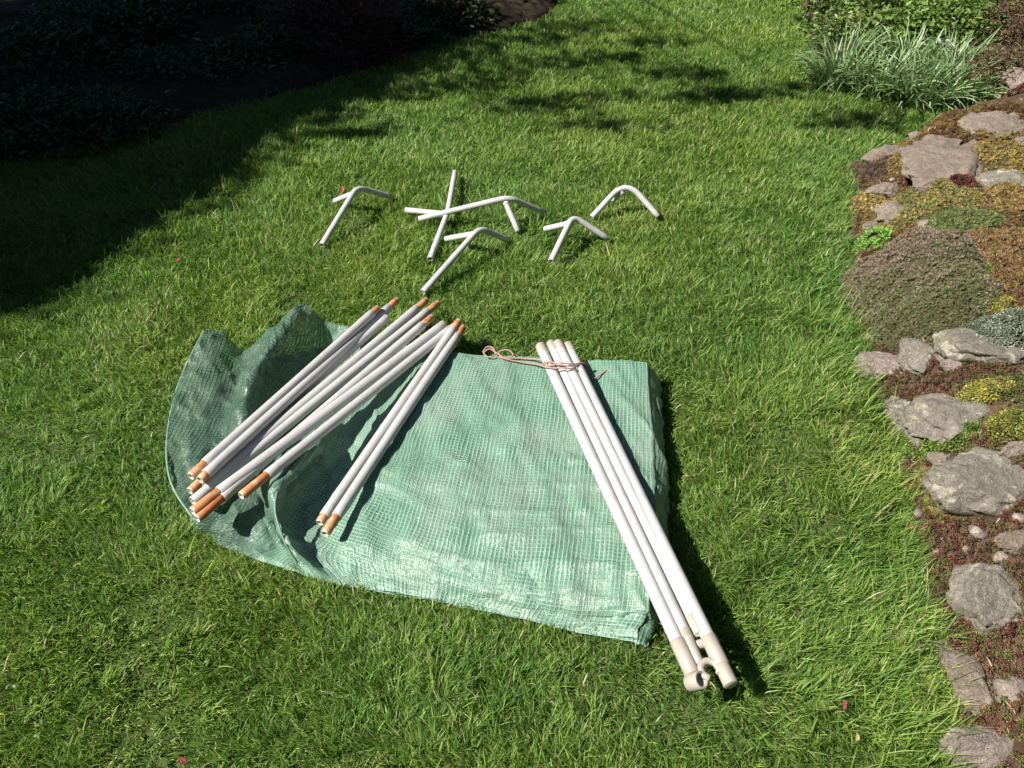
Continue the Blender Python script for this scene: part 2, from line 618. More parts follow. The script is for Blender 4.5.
# ------------------------------------------------------------------ grass
def blades(P, az, L, W, th0, th1, twist, base_z):
    """vectorised grass blades, 7 verts each"""
    n = len(P)
    ts = np.array([0, 0.36, 0.7, 1.0])
    pts = []
    cur = np.zeros((n, 2))
    pts.append(cur.copy())
    for k in range(1, 4):
        tm = (ts[k] + ts[k - 1]) / 2
        th = th0 + (th1 - th0) * tm
        dl = L * (ts[k] - ts[k - 1])
        cur = cur + np.stack([np.sin(th) * dl, np.cos(th) * dl], 1)
        pts.append(cur.copy())
    d = np.stack([np.cos(az), np.sin(az)], 1)
    sa = az + PI / 2 + twist
    s = np.stack([np.cos(sa), np.sin(sa)], 1)
    ws = [0.75, 1.0, 0.72, 0]
    V = np.zeros((n, 7, 3), np.float32)
    vi = 0
    for k in range(4):
        c = np.zeros((n, 3))
        c[:, :2] = P + d * pts[k][:, :1]
        c[:, 2] = base_z + pts[k][:, 1]
        if k < 3:
            off = s * (W * ws[k] / 2)[:, None]
            V[:, vi, :] = c; V[:, vi, :2] += off
            V[:, vi + 1, :] = c; V[:, vi + 1, :2] -= off
            vi += 2
        else:
            V[:, vi, :] = c
    b = (np.arange(n) * 7)[:, None]
    Q = np.concatenate([b + np.array([[0, 1, 3, 2]]), b + np.array([[2, 3, 5, 4]])])
    T = b + np.array([[4, 5, 6]])
    return V.reshape(-1, 3), Q, T


def grass_points():
    pts = []
    # tiers: (ymin, ymax, density / m2)
    cell = 0.25
    for gx in np.arange(-4.6, 4.2, cell):
        for gy in np.arange(-0.3, 7.6, cell):
            cx, cy = gx + cell / 2, gy + cell / 2
            d = cy * CP + CAM_H * SP
            px, py = pix(cx, cy)
            inframe = -60 < px < 1090 and -50 < py < 850
            dens = 62000 * min(1, (1.7 / d) ** 1.25) if inframe else 4500
            if cx > 0.4 and cx - rock_edge(np.array(cy)) > 0.3: continue
            n = int(dens * cell * cell)
            pts.append(np.stack([gx + RNG.random(n) * cell, gy + RNG.random(n) * cell], 1))
    return np.concatenate(pts)


G = grass_points()
x, y = G[:, 0], G[:, 1]
keep = (x < rock_edge(y) + 0.005) & (y < bed_edge(x) + 0.02)
G = G[keep]
x, y = G[:, 0], G[:, 1]
n = len(G)
dist = y * CP + CAM_H * SP
# tuft structure: pull blades to tuft centres and share lean
tid = np.floor(x / 0.045 + 2.2 * vnoise(x * 9, y * 9, 31)).astype(np.int64) * 7919 + np.floor(y / 0.045 + 2.2 * vnoise(x * 9, y * 9, 37)).astype(np.int64)
th_ = ((tid * 2654435761) & 0xffffffff) / 4294967295.0
th2_ = ((tid * 40503 * 977 + 12345) & 0xffffff) / 16777215.0
big = fbm(x * 1.6, y * 1.6, 41, 3)
mid = fbm(x * 6, y * 6, 43, 3)
fine = fbm(x * 16, y * 16, 45, 2)
az = 2 * PI * 1.4 * fbm(x * 2.6, y * 2.6, 51, 2) + (th_ - 0.5) * 3.0 + RNG.normal(0, 1, n) * np.clip(.9 + .35 * (dist - 1.2), .9, 1.9)
L = 0.015 + 0.018 * mid + 0.010 * th2_ + RNG.gamma(2.0, 0.0050, n)
L *= (0.75 + 0.5 * big)
edge_d = rock_edge(y) - x
near_edge = (edge_d < 0.16) & (y < 2.2)
long_e = near_edge & (RNG.random(n) < 0.25)
L = np.where(long_e, L * RNG.uniform(1.2, 2.0, n), L)
az = np.where(long_e, RNG.normal(0.1, 0.9, n), az)
W = RNG.uniform(0.0013, 0.0029, n) * (1 + 0.35 * np.clip(dist - 1.8, 0, 3))
W = np.where(RNG.random(n) < 0.06, W * 1.5, W)
th0 = np.abs(RNG.normal(0.25, 0.3, n)) + 0.05
th1 = th0 + RNG.uniform(0.3, 1.5, n)
und = inside(OUTW, x, y)
cxy = OUTW.mean(0)
cl = np.full(n, 9.0)      # grass is trodden short round the folded cover and the tubes
for i_ in range(len(OUTW)):
    a_, b_ = OUTW[i_], OUTW[(i_ + 1) % len(OUTW)]
    ab = b_ - a_
    t_ = np.clip(((x - a_[0]) * ab[0] + (y - a_[1]) * ab[1]) / (ab @ ab), 0, 1)
    cl = np.minimum(cl, np.hypot(x - a_[0] - t_ * ab[0], y - a_[1] - t_ * ab[1]))
L = L * (0.6 + 0.4 * sstep(0.0, 0.14, cl))
L = np.where(und, 0.016, L)
th1 = np.where(und, 1.5, th1)
# bare, thin places
bare = (fbm(x * 4.5, y * 4.5, 71, 3) < 0.27)
L = np.where(bare, L * 0.55, L)
kk = ~(und & (RNG.random(n) < 0.45)) & ~(bare & (RNG.random(n) < 0.35))
V, Q, T = blades(G[kk], az[kk], L[kk], W[kk], th0[kk], th1[kk], RNG.normal(0, 0.7, n)[kk], 0 * x[kk])
pal = np.array([(0.185, 0.31, 0.055), (0.34, 0.43, 0.14), (0.10, 0.205, 0.04), (0.245, 0.37, 0.085), (0.52, 0.48, 0.28)])
r = RNG.random(n) + (mid - 0.5) * 0.7 + (th_ - 0.5) * 0.25
idx = np.where(r < 0.28, 2, np.where(r < 0.58, 0, np.where(r < 0.85, 3, 1)))
straw = RNG.random(n) < (0.03 + 0.25 * np.clip(fbm(x * 3.5, y * 3.5, 81, 3) - 0.55, 0, 1))
idx = np.where(straw, 4, idx)
c = pal[idx]
c = c * (1 + 0.25 * RNG.normal(0, 1, n).clip(-1.5, 1.5))[:, None]
yel = np.clip((fbm(x * 2.2, y * 2.2, 91, 3) - 0.5) * 2.2, -0.5, 1)[:, None]
c = c * (1 + yel * np.array([[0.16, 0.04, -0.05]]))
c = c[kk]
cc = np.repeat(c, 7, 0)
tipf = np.tile(np.array([0.75, 0.75, 1, 1, 1.05, 1.05, 1.15]), len(c))[:, None]     # blades are paler towards the tip
cc = cc * tipf
gr = fast_mesh('grass', V, Q, T, [M_grass], col=cc)
tag(gr, 'unmown green lawn grass with pale tufts and dry straw blades', 'grass', kind='stuff')
print('BLADES', len(c))

# clover and small weeds in the sward
n0 = 5200
X = RNG.uniform(-2.2, 1.4, n0)
Y = RNG.uniform(.2, 3.6, n0)
k = (X < rock_edge(Y) - .03) & (Y < bed_edge(X)) & (fbm(X * 3, Y * 3, 501, 3) > .55) & ~inside(OUTW, X, Y)
X, Y = X[k], Y[k]
WEEDS = np.stack([X, Y, RNG.uniform(.012, .028, len(X))], 1)

# ------------------------------------------------------------------ greenhouse cover
NET = [
    # columns left to right; rows from the far edge to the near edge: (px, py, z)
    [(204, 332, .11), (187, 365, .085), (174, 400, .06), (167, 445, .045), (171, 482, .04), (190, 514, .035), (216, 540, .025)],
    [(222, 337, .085), (208, 370, .07), (198, 405, .055), (191, 450, .035), (194, 486, .03), (212, 520, .03), (234, 551, .025)],
    [(243, 352, .04), (236, 378, .035), (228, 408, .035), (219, 448, .03), (219, 484, .03), (238, 517, .035), (258, 559, .022)],
    [(262, 338, .075), (248, 372, .055), (236, 402, .05), (232, 436, .055), (236, 478, .035), (254, 514, .038), (280, 566, .022)],
    [(297, 310, .147), (273, 338, .125), (251, 372, .115), (238, 412, .085), (241, 473, .038), (259, 513, .035), (292, 570, .022)],
    [(304, 304, .15), (281, 334, .14), (258, 368, .13), (243, 412, .10), (246, 470, .04), (262, 512, .035), (300, 572, .022)],
    [(311, 309, .14), (291, 336, .115), (268, 371, .10), (253, 416, .075), (250, 473, .035), (264, 511, .033), (303, 572, .024)],
    [(326, 321, .10), (320, 345, .05), (300, 378, .045), (282, 425, .04), (258, 476, .03), (266, 510, .03), (306, 573, .025)],
    [(346, 328, .08), (344, 358, .05), (332, 395, .05), (316, 438, .09), (284, 474, .115), (274, 504, .11), (292, 556, .045)],
    [(364, 334, .07), (362, 366, .045), (352, 405, .045), (330, 452, .04), (300, 488, .04), (288, 518, .04), (308, 566, .025)],
    [(388, 342, .065), (380, 376, .045), (366, 415, .04), (348, 458, .02), (324, 496, .015), (312, 528, .015), (330, 574, .012)],
    [(442, 353, .07), (424, 390, .065), (404, 430, .06), (388, 470, .055), (372, 510, .05), (360, 545, .04), (372, 588, .008)],
    [(520, 357, .078), (510, 400, .075), (500, 450, .072), (490, 500, .07), (482, 545, .062), (474, 582, .04), (468, 605, .008)],
    [(585, 361, .08), (583, 410, .078), (581, 460, .076), (578, 510, .074), (574, 556, .068), (568, 600, .045), (562, 625, .008)],
    [(640, 362, .095), (642, 410, .088), (645, 465, .084), (647, 520, .082), (645, 562, .075), (641, 600, .058), (628, 636, .018)],
    [(648, 366, .09), (651, 416, .083), (654, 470, .079), (655, 524, .077), (652, 566, .07), (646, 604, .05), (632, 637, .02)],
    [(657, 378, .05), (660, 428, .045), (663, 480, .045), (664, 532, .045), (660, 575, .04), (653, 611, .03), (637, 639, .012)],
    [(654, 390, .004), (657, 440, .004), (660, 492, .004), (661, 542, .004), (657, 583, .004), (651, 615, .004), (637, 641, .002)],
]


def crom(P, k):
    """Catmull-Rom along axis 0, k steps per span"""
    n = len(P)
    P = np.concatenate([2 * P[:1] - P[1:2], P, 2 * P[-1:] - P[-2:-1]])
    out = []
    for i in range(1, n):
        p0, p1, p2, p3 = P[i - 1], P[i], P[i + 1], P[i + 2]
        for t in np.linspace(0, 1, k, endpoint=False):
            out.append(0.5 * (2 * p1 + (p2 - p0) * t + (2 * p0 - 5 * p1 + 4 * p2 - p3) * t * t + (3 * p1 - p0 - 3 * p2 + p3) * t ** 3))
    out.append(P[n])
    return np.array(out)


FRONT = {0: (216, 539), 1: (234, 550), 2: (256, 560), 3: (276, 567), 4: (290, 571), 5: (297, 573), 6: (302, 575), 7: (308, 577), 8: (318, 579), 9: (330, 582), 10: (346, 586), 11: (380, 592)}
for ci, (fx, fy) in FRONT.items():
    NET[ci][6] = (fx, fy, .008)
RIM = {8: (282, 536, .05), 9: (291, 545, .075), 10: (305, 548, .03)}
for ci, c_ in enumerate(NET):
    a5, a6 = c_[5], c_[6]
    mid_ = tuple(a5[k] * .42 + a6[k] * .58 for k in range(2)) + (max(.012, a5[2] * .45 + a6[2] * .3),)
    if ci in RIM: mid_ = RIM[ci]
    c_.insert(6, mid_)
NW = np.array([[list(at(*q)) for q in c_] for c_ in NET])    # cols x rows x 3


def cover_surface(NWk, name, parent, kc=14, kr=22, thinf=None, wr=1.0, seed=0):
    A = crom(NWk, kc)                       # cols
    A = crom(A.transpose(1, 0, 2), kr)      # rows first
    R, C = A.shape[:2]
    du = np.linalg.norm(np.diff(A, axis=1), axis=2)
    def blur(a, w):          # the weave stays straight over small bumps
        k = np.ones(2 * w + 1) / (2 * w + 1)
        p = np.pad(a, ((w, w), (0, 0)), 'edge')
        return np.apply_along_axis(lambda c: np.convolve(c, k, 'valid'), 0, p)
    du = blur(blur(du, 30), 30)
    U = np.concatenate([np.zeros((R, 1)), np.cumsum(du, 1)], 1)
    ref = min(C - 1, int(C * 0.7))
    U = U - U[:, ref:ref + 1]
    dv = np.linalg.norm(np.diff(A, axis=0), axis=2)
    dv = blur(blur(dv.T, 20), 20).T
    Vv = np.concatenate([np.zeros((1, C)), np.cumsum(dv, 0)], 0)
    Vv = Vv - Vv[R // 2:R // 2 + 1]
    # normals, wrinkles
    gu = np.gradient(A, axis=1)
    gv = np.gradient(A, axis=0)
    Nn = np.cross(gv, gu)
    Nn /= np.linalg.norm(Nn, axis=2, keepdims=True) + 1e-9
    Nn *= np.sign(Nn[..., 2:3] + 1e-6)
    X, Y = A[..., 0], A[..., 1]
    w = (fbm(X * 9 + seed, Y * 9, 101 + seed, 3) - 0.5) * 0.010
    rid = 1 - np.abs(2 * fbm(X * 14 + Y * 3, Y * 4.5, 111 + seed, 3) - 1)
    w += (rid ** 6) * 0.010 * (X > -0.35)
    rid3 = 1 - np.abs(2 * fbm(X * 4 + 3, Y * 16, 141 + seed, 3) - 1)
    w += (rid3 ** 7) * 0.008 * sstep(1.35, 1.2, Y) * (X > -0.35)
    rid2 = 1 - np.abs(2 * fbm(X * 16 - Y * 8 + 7, Y * 15 + X * 5, 121 + seed, 3) - 1)
    w += (rid2 ** 5) * 0.006 * sstep(-0.3, -0.5, X)
    # hard angular crumples in the loose left part
    for (fa, fb, fs, amp) in ((9, 5, 151, .016), (5, 13, 161, .012), (22, 16, 171, .007)):
        q1_ = vnoise(X * fa + Y * fb, Y * fa - X * fb, fs + seed)
        w += (0.5 - np.abs(2 * q1_ - 1)) * amp * sstep(-0.28, -0.5, X)
    w += (fbm(X * 45, Y * 45, 131 + seed, 2) - 0.5) * 0.0035
    A = A + Nn * (w * wr)[..., None]
    A[..., 2] = np.maximum(A[..., 2], 0.004)
    # frayed, wavy near edge
    i = np.arange((R - 1) * (C - 1))
    r_, c_ = i // (C - 1), i % (C - 1)
    a = r_ * C + c_
    Q = np.stack([a, a + C, a + C + 1, a + 1], 1)
    thin = thinf(A) if thinf else np.zeros((R, C))
    o = fast_mesh(name, A.reshape(-1, 3), Q, None, [M_cover], smooth=True, parent=parent,
                  uv=np.stack([U, Vv], -1).reshape(-1, 2), attrs={'thin': thin.reshape(-1), 'open': (1 - sstep(0.045, 0.07, A[..., 2]) * (thin < .5)).reshape(-1)})
    return o


cov = empty('greenhouse_cover', at(420, 470, 0))
tag(cov, 'folded green reinforced plastic cover lying crumpled on the lawn', 'cover')
cover_surface(NW, 'top_sheet', cov,
              thinf=lambda A: sstep(-0.42, -0.62, A[..., 0] - 0.12 * (A[..., 1] - 1.4)))
for k, (sc, ox, oy) in enumerate([(0.72, 0.003, -0.010), (0.45, -0.002, -0.004), (0.25, 0.006, -0.018), (0.08, 0.002, -0.008)]):
    L_ = NW[11:].copy()
    tp_ = np.linspace(0, 1, len(L_))[:, None] ** .5
    L_[..., 2] = 0.006 + L_[..., 2] * sc
    L_[..., 0] += ox * np.linspace(-1, 1, len(L_))[:, None] * (1 + k * .3)
    L_[:, -1, 1] += (oy * tp_)[:, 0]
    L_[:, -2, 1] += (oy * 0.6 * tp_)[:, 0]
    cover_surface(L_, 'lower_fold', cov, 12, 14, seed=k + 3)
# hem cord along the left outline
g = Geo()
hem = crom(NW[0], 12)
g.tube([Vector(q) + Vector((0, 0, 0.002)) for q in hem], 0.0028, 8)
g.build('hem', M_hem_rim, cov)
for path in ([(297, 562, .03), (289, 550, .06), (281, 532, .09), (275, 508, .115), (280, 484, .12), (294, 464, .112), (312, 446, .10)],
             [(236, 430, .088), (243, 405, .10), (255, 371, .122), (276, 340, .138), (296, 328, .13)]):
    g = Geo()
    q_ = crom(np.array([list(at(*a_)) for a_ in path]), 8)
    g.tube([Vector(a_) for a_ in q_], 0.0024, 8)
    g.build('rim_highlight', M_hem_rim, cov)  # thin pale strip along the crest, a painted rim highlight

# ------------------------------------------------------------------ loose tubes of the left bundle
TR = 0.0122


def lerp(a, b, t): return a + (b - a) * t


def pole(p0, p1, label, r=TR, rust0=0.0, rust1=0.0, group='loose tubes lying on the left of the cover', m0=None, m1=None, collar=None):
    """p0 near end, p1 far end; rust0/rust1 length of the bare narrower end"""
    p0, p1 = Vector(p0), Vector(p1)
    root = empty('frame_tube', (p0 + p1) / 2)
    tag(root, label, 'tube', group)
    d = (p1 - p0).normalized()
    a = p0 + d * rust0
    b = p1 - d * rust1
    g = Geo()
    Ln = (b - a).length
    pts, rr = [], []
    nseg = 24
    side = Vector((-d.y, d.x, 0))
    bow = random.uniform(-0.0025, 0.0025)
    for i in range(nseg + 1):
        t = i / nseg
        pts.append(a + (b - a) * t + side * bow * math.sin(PI * t))
        rr.append(r * (1 + 0.006 * math.sin(t * 17 + p0.x * 50)))
    g.tube(pts, rr, 20, 'open', 'open')
    g.build('tube', M_tube, root)
    if collar:
        g = Geo()
        q = a + d * collar
        g.tube([q - d * 0.012, q - d * 0.010, q + d * 0.010, q + d * 0.012], [r + .0002, r + 0.0011, r + 0.0011, r + .0002], 20, 'flat', 'flat')
        g.build('collar', M_tube, root)
    for (e, s, ln, mm) in ((a, -1, rust0, m0), (b, 1, rust1, m1)):
        if ln > 0:
            g = Geo()
            q0 = e - d * s * 0.012
            q1 = e + d * s * (ln - 0.005)
            g.tube([q0, lerp(q0, q1, 0.5), q1], r * 0.84, 18, 'flat', 'flat')
            en = g.build('swaged_end', mm or M_rust, root)
            g = Geo()
            g.tube([q1 - d * s * 0.004, q1 + d * s * 0.0045], r * 0.76, 18, 'open', 'open')
            # scalloped lip of pale plastic
            o = g.build('end_plug', M_clear, en)
    return root


SURF = np.array([v.co[:] for v in bpy.data.objects['top_sheet'].data.vertices]) + np.array(cov.location)


def clear(a, b, r):
    """raise a tube (seen at the same spots) until it rests on the cover"""
    a, b = list(a), list(b)
    za, zb = a[2], b[2]
    for _ in range(10):
        A, B = np.array(at(*a)), np.array(at(*b))
        ab = (B - A)[:2]
        t = ((SURF[:, :2] - A[:2]) @ ab) / (ab @ ab)
        dd = np.abs((SURF[:, 0] - A[0]) * ab[1] - (SURF[:, 1] - A[1]) * ab[0]) / np.linalg.norm(ab)
        k = (t > 0) & (t < 1) & (dd < r)
        if not k.any(): break
        zc = A[2] + t[k] * (B[2] - A[2]) - np.sqrt(r * r - dd[k] ** 2)
        pen = SURF[k, 2] + 0.001 - zc
        i = np.argmax(pen)
        if pen[i] <= 0: break
        tt = t[k][i]
        a[2] += pen[i] * (1 - tt) / ((1 - tt) ** 2 + tt ** 2)
        b[2] += pen[i] * tt / ((1 - tt) ** 2 + tt ** 2)
    print('LIFT', a[:2], round(a[2] - za, 3), round(b[2] - zb, 3))
    return at(*a), at(*b)


poles = [
    # near px,py,z  far px,py,z  rust0 rust1  label
    ((190.6, 476.6, .075), (378, 308, .085), .045, .03, 'white tube furthest up and left in the loose bundle, pale rusty lower tip', {}),
    ((200, 480, .052), (397, 300, .060), .02, .045, 'white tube tucked under its neighbours, small orange top end beside two cream ones', {}),
    ((189.7, 491.4, .083), (387, 318, .083), .06, 0, 'white tube second from the left, long orange lower end and plain cream top', {}),
    ((206, 486, .103), (426.5, 300, .075), 0, .05, 'white tube with hollow unpainted lower mouth lying on top of the loose bundle', {}),
    ((193, 501.6, .075), (438, 303, .066), 0, .05, 'white tube with short plain pale lower tip between two orange ended tubes', {}),
    ((197, 519, .052), (432, 317, .085), .07, .045, 'white tube with the deep red-brown lower end under an orange one', {'m0': M_rust2}),
    ((192.5, 512, .078), (443.5, 325, .075), .07, 0, 'thick white tube with longest orange lower end, cream top end', {'r': TR * 1.12}),
    ((241, 496, .07), (457, 324, .078), .075, .03, 'white tube splayed apart from the loose bundle, orange end resting on grey film', {}),
    ((319.5, 523, .03), (459, 321, .080), .02, .035, 'shaded left tube of the pair across the middle of the cover', {}),
    ((325, 534, .04), (463, 327, .085), .05, .04, 'right tube of the pair across the middle of the cover, cream lower end', {}),
]
for (a, b, r0, r1, lab, kw) in poles:
    grp = 'pair of tubes on the middle of the cover' if 'pair' in lab else 'loose tubes lying on the left of the cover'
    a, b = clear(a, b, kw.get('r', TR))
    pole(a, b, lab, rust0=r0, rust1=r1, group=grp, **kw)

# ------------------------------------------------------------------ tied bundle on the right
BR = 0.0132
Q1a, Q1b = clear((680, 647, .088), (540.7, 347, .098), BR)
Q2a, Q2b = clear((688, 640, .080), (551, 344, .093), .0115)
Q3a, Q3b = clear((696, 626, .104), (558, 344, .112), BR)
Q4a, Q4b = clear((711, 643, .088), (568, 346, .096), BR)


def tied(a, b, label, fit, collar=None, r=BR):
    root = empty('leg_tube', (a + b) / 2)
    tag(root, label, 'tube', 'four tied tubes on the right of the cover')
    d = (b - a).normalized()
    g = Geo()
    g.tube([a + (b - a) * t for t in np.linspace(0, 1, 26)], r, 22, 'open', 'open')
    g.build('tube', M_tube, root)
    if collar:
        g = Geo()
        q = a + d * collar
        g.tube([q - d * .004, q + d * .004], [r + .0006, r + .0006], 22, 'flat', 'flat')
        g.build('collar', M_tube, root)
    g = Geo()
    g.tube([b - d * .03, b + d * .004], r + .0008, 22, 'flat', 'open', wall=.0022)
    g.build('end_cap', M_cream, root)
    fit(root, a, d)
    return root


def side_of(d): return Vector((d.y, -d.x, 0)).normalized()   # to the right of the tube when looking along d


def fit_ring(root, a, d):
    s = side_of(-d)          # sideways
    g = Geo()
    e = a - d * .055
    g.tube([a + d * .012, e], BR + .0014, 22, 'flat', 'flat')
    g.build('socket', M_cream, root)
    g = Geo()                # cross ring at the tip, bore seen from above
    ax = (Vector((0, 0, 1)) * 0.80 - d * .35 + s * -0.45).normalized()
    c = e - d * .014 + Vector((0, 0, .002))
    g.tube([c - ax * .016, c + ax * .013], .0155, 24, 'open', 'open', wall=.0045)
    g.build('ring', M_cream, root)


def fit_clip(root, a, d):
    s = Vector((d.y, -d.x, 0)).normalized()
    g = Geo()
    pts = [a + d * .02, a - d * .02, a - d * .05 + Vector((0, 0, .004))]
    g.tube(pts, [BR * .95, BR * .8, BR * .62], 14, 'flat', 'flat')
    g.build('socket', M_cream, root)
    g = Geo()                # C shaped hook
    c = a - d * .066 + s * 0.012 + Vector((0, 0, .006))
    ring = []
    for k in range(15):
        an = math.radians(-150 + k * 20)
        ring.append(c + (d * math.cos(an) + s * math.sin(an)) * .0165)
    g.tube(ring, .0065, 12, 'flat', 'flat')
    g.build('hook', M_cream, root)


def fit_bar(root, a, d):
    s = Vector((d.y, -d.x, 0)).normalized()
    g = Geo()
    g.tube([a + d * .02, a - d * .018], BR + .0016, 20, 'flat', 'flat')
    g.build('socket', M_cream, root)
    g = Geo()
    c = a - d * .036
    g.tube([c - s * .022, c + s * .026], .0085, 16, 'flat', 'open')
    g.tube([a - d * .017 - s * .015, a - d * .017 + s * .017], .0045, 10, 'flat', 'flat')
    g.build('cross_bar', M_cream, root)


def fit_long(root, a, d):
    g = Geo()
    g.tube([a + d * .012, a - d * .045], BR + .0016, 22, 'flat', 'flat')
    g.build('socket', M_cream, root)
    g = Geo()
    g.tube([a - d * .046, a - d * .082], BR + .0004, 22, 'flat', 'flat')
    g.build('plug', M_cream, root)


# sideways vector to the right in the picture
tied(Q1a, Q1b, 'leftmost white tube of the tied four, ring fitting at its near end', fit_ring, collar=.036)
tied(Q2a, Q2b, 'second white tube of the tied four, cream hook at its near end', fit_clip, r=.0115)
tied(Q3a, Q3b, 'third white tube of the tied four, cream cross bar at its near end', fit_bar)
tied(Q4a, Q4b, 'rightmost white tube of the tied four, long plain cream end over the grass', fit_long)

# twine
g = Geo()
rope = [(483, 352, .085), (487, 347, .09), (493, 348, .092), (495, 355, .088), (488, 357, .085), (484, 353, .087), (490, 349, .094), (498, 354, .09), (506, 358, .087),
        (513, 355, .09), (508, 350, .094), (499, 352, .09), (503, 358, .087), (516, 358, .087), (530, 359, .09), (541, 360, .104), (546, 363, .122)]
wrap = [(549, 366, .124), (560, 363, .137), (572, 364, .132), (584, 363, .118), (587, 368, .10), (580, 371, .118), (566, 368, .137), (552, 368, .128), (543, 366, .12),
        (546, 362, .122), (556, 363, .134), (568, 366, .138), (578, 365, .125), (587, 364, .108), (588, 370, .095), (587, 376, .09), (595, 378, .088), (601, 374, .088), (607, 370, .089), (611, 372, .088)]
pts = crom(np.array([list(at(*q)) for q in rope + wrap]), 6)
g.tube([Vector(q) for q in pts], 0.0021, 8)
tail = [(498, 357, .09), (515, 361, .088), (530, 363, .092), (541, 365, .106), (548, 367, .124)]
g.tube([Vector(q) for q in crom(np.array([list(at(*q)) for q in tail]), 6)], 0.002, 8)
o = g.build('twine', M_twine)
tag(o, 'pinkish twine tied round the far ends of four white tubes', 'twine')

# ------------------------------------------------------------------ bent corner connectors on the grass
CR = 0.0102


def bent(a, apex, b, rad=0.05, n=9):
    a, apex, b = Vector(a), Vector(apex), Vector(b)
    d1 = (a - apex).normalized()
    d2 = (b - apex).normalized()
    s, e = apex + d1 * rad, apex + d2 * rad
    pts = [a + (s - a) * t for t in np.linspace(0, 1, 6)]
    for k in range(1, n):
        t = k / n
        pts.append(s * (1 - t) ** 2 + apex * 2 * t * (1 - t) + e * t * t)
    pts += [e + (b - e) * t for t in np.linspace(0, 1, 6)]
    return pts


def connector(a, apex, b, legs, label, rad=.035, r=CR):
    a, apex, b = at(*a), at(*apex), at(*b)
    root = empty('corner_connector', (apex.x, apex.y, 0))
    tag(root, label, 'connector', 'bent tube connectors scattered on the grass')
    g = Geo()
    # lift the control apex so the curve passes through the seen apex
    d1 = (a - apex).normalized()
    d2 = (b - apex).normalized()
    ctrl = apex - (d1 + d2) * rad * 0.33
    pts = bent(a, ctrl, b, rad)
    g.tube(pts, r, 18, 'open', 'open')
    g.build('bent_tube', M_conn, root)
    for q, start in legs:
        q = at(*q)
        st = apex + d1 * .012
        g = Geo()
        g.tube([st + (q - st) * t for t in np.linspace(0, 1, 6)], r * 0.97, 18, 'flat', 'open')
        g.build('arm', M_conn, root)
        g = Geo()
        dd = (q - st).normalized()
        g.tube([st + dd * .011, st + dd * .019], [r * 1.1, r * 1.0], 16, 'flat', 'flat')
        g.build('weld', M_conn, root)
    return root


connector((322, 245, .03), (358, 190, .105), (392, 197, .03), [((335, 201, .035), (353, 193, .118))],
          'three-way connector furthest left on the grass, beside a red leaf')
connector((419, 219, .045), (508, 199, .115), (543, 212, .03), [((518, 231, .03), (506, 201, .125))],
          'three-way connector with the longest arm, lying across a straight tube')
connector((423, 292, .03), (480, 231, .105), (508, 240, .03), [((446, 239, .04), (473, 232, .118))],
          'three-way connector nearest the orange ends of the loose tubes')
connector((592, 217, .03), (626, 189, .11), (658, 216, .035), [((613, 200, .06), (622, 193, .118))],
          'arched connector furthest right on the grass, smooth round bend', rad=.075)
connector((551, 261, .03), (574, 220, .098), (607, 238, .03), [((545, 229, .04), (568, 222, .108))],
          'small three-way connector between the arched one and the tied tubes')
root = empty('corner_connector', at(446, 214, 0))
tag(root, 'nearly straight tube connector with a side arm, crossed by the longest connector', 'connector',
    'bent tube connectors scattered on the grass')
g = Geo()
g.tube(bent(at(430, 259, .025), at(448, 212, .06), at(455, 172, .05), .05), CR, 18, 'open', 'open')
g.build('bent_tube', M_conn, root)
g = Geo()
g.tube([at(447, 214, .06), at(426, 212, .05), at(406, 210, .04)], CR * .97, 18, 'flat', 'open')
g.build('arm', M_conn, root)


# ------------------------------------------------------------------ scatter of small templates
def scatter(P, scale, rotz, tilt_x, tilt_y, TV, TQ, TT, col, tcol=None):
    """P n x 3; TV template verts (m,3); returns V,Q,T,C"""
    n, m = len(P), len(TV)
    ca, sa = np.cos(rotz), np.sin(rotz)
    cx, sx = np.cos(tilt_x), np.sin(tilt_x)
    cy, sy = np.cos(tilt_y), np.sin(tilt_y)
    X = TV[None, :, 0] * ca[:, None] - TV[None, :, 1] * sa[:, None]
    Y = TV[None, :, 0] * sa[:, None] + TV[None, :, 1] * ca[:, None]
    Z = np.repeat(TV[None, :, 2], n, 0)
    Y, Z = Y * cx[:, None] - Z * sx[:, None], Y * sx[:, None] + Z * cx[:, None]
    X, Z = X * cy[:, None] + Z * sy[:, None], -X * sy[:, None] + Z * cy[:, None]
    V = np.stack([X, Y, Z], -1) * np.asarray(scale).reshape(-1, 1, 1) + P[:, None, :]
    b = (np.arange(n) * m)[:, None, None]
    Q = (b + np.array(TQ)[None]).reshape(-1, 4) if TQ is not None and len(TQ) else None
    T = (b + np.array(TT)[None]).reshape(-1, 3) if TT is not None and len(TT) else None
    C = np.repeat(col, m, 0)
    if tcol is not None:
        C = C * np.tile(tcol, n)[:, None]
    return V.reshape(-1, 3), Q, T, C


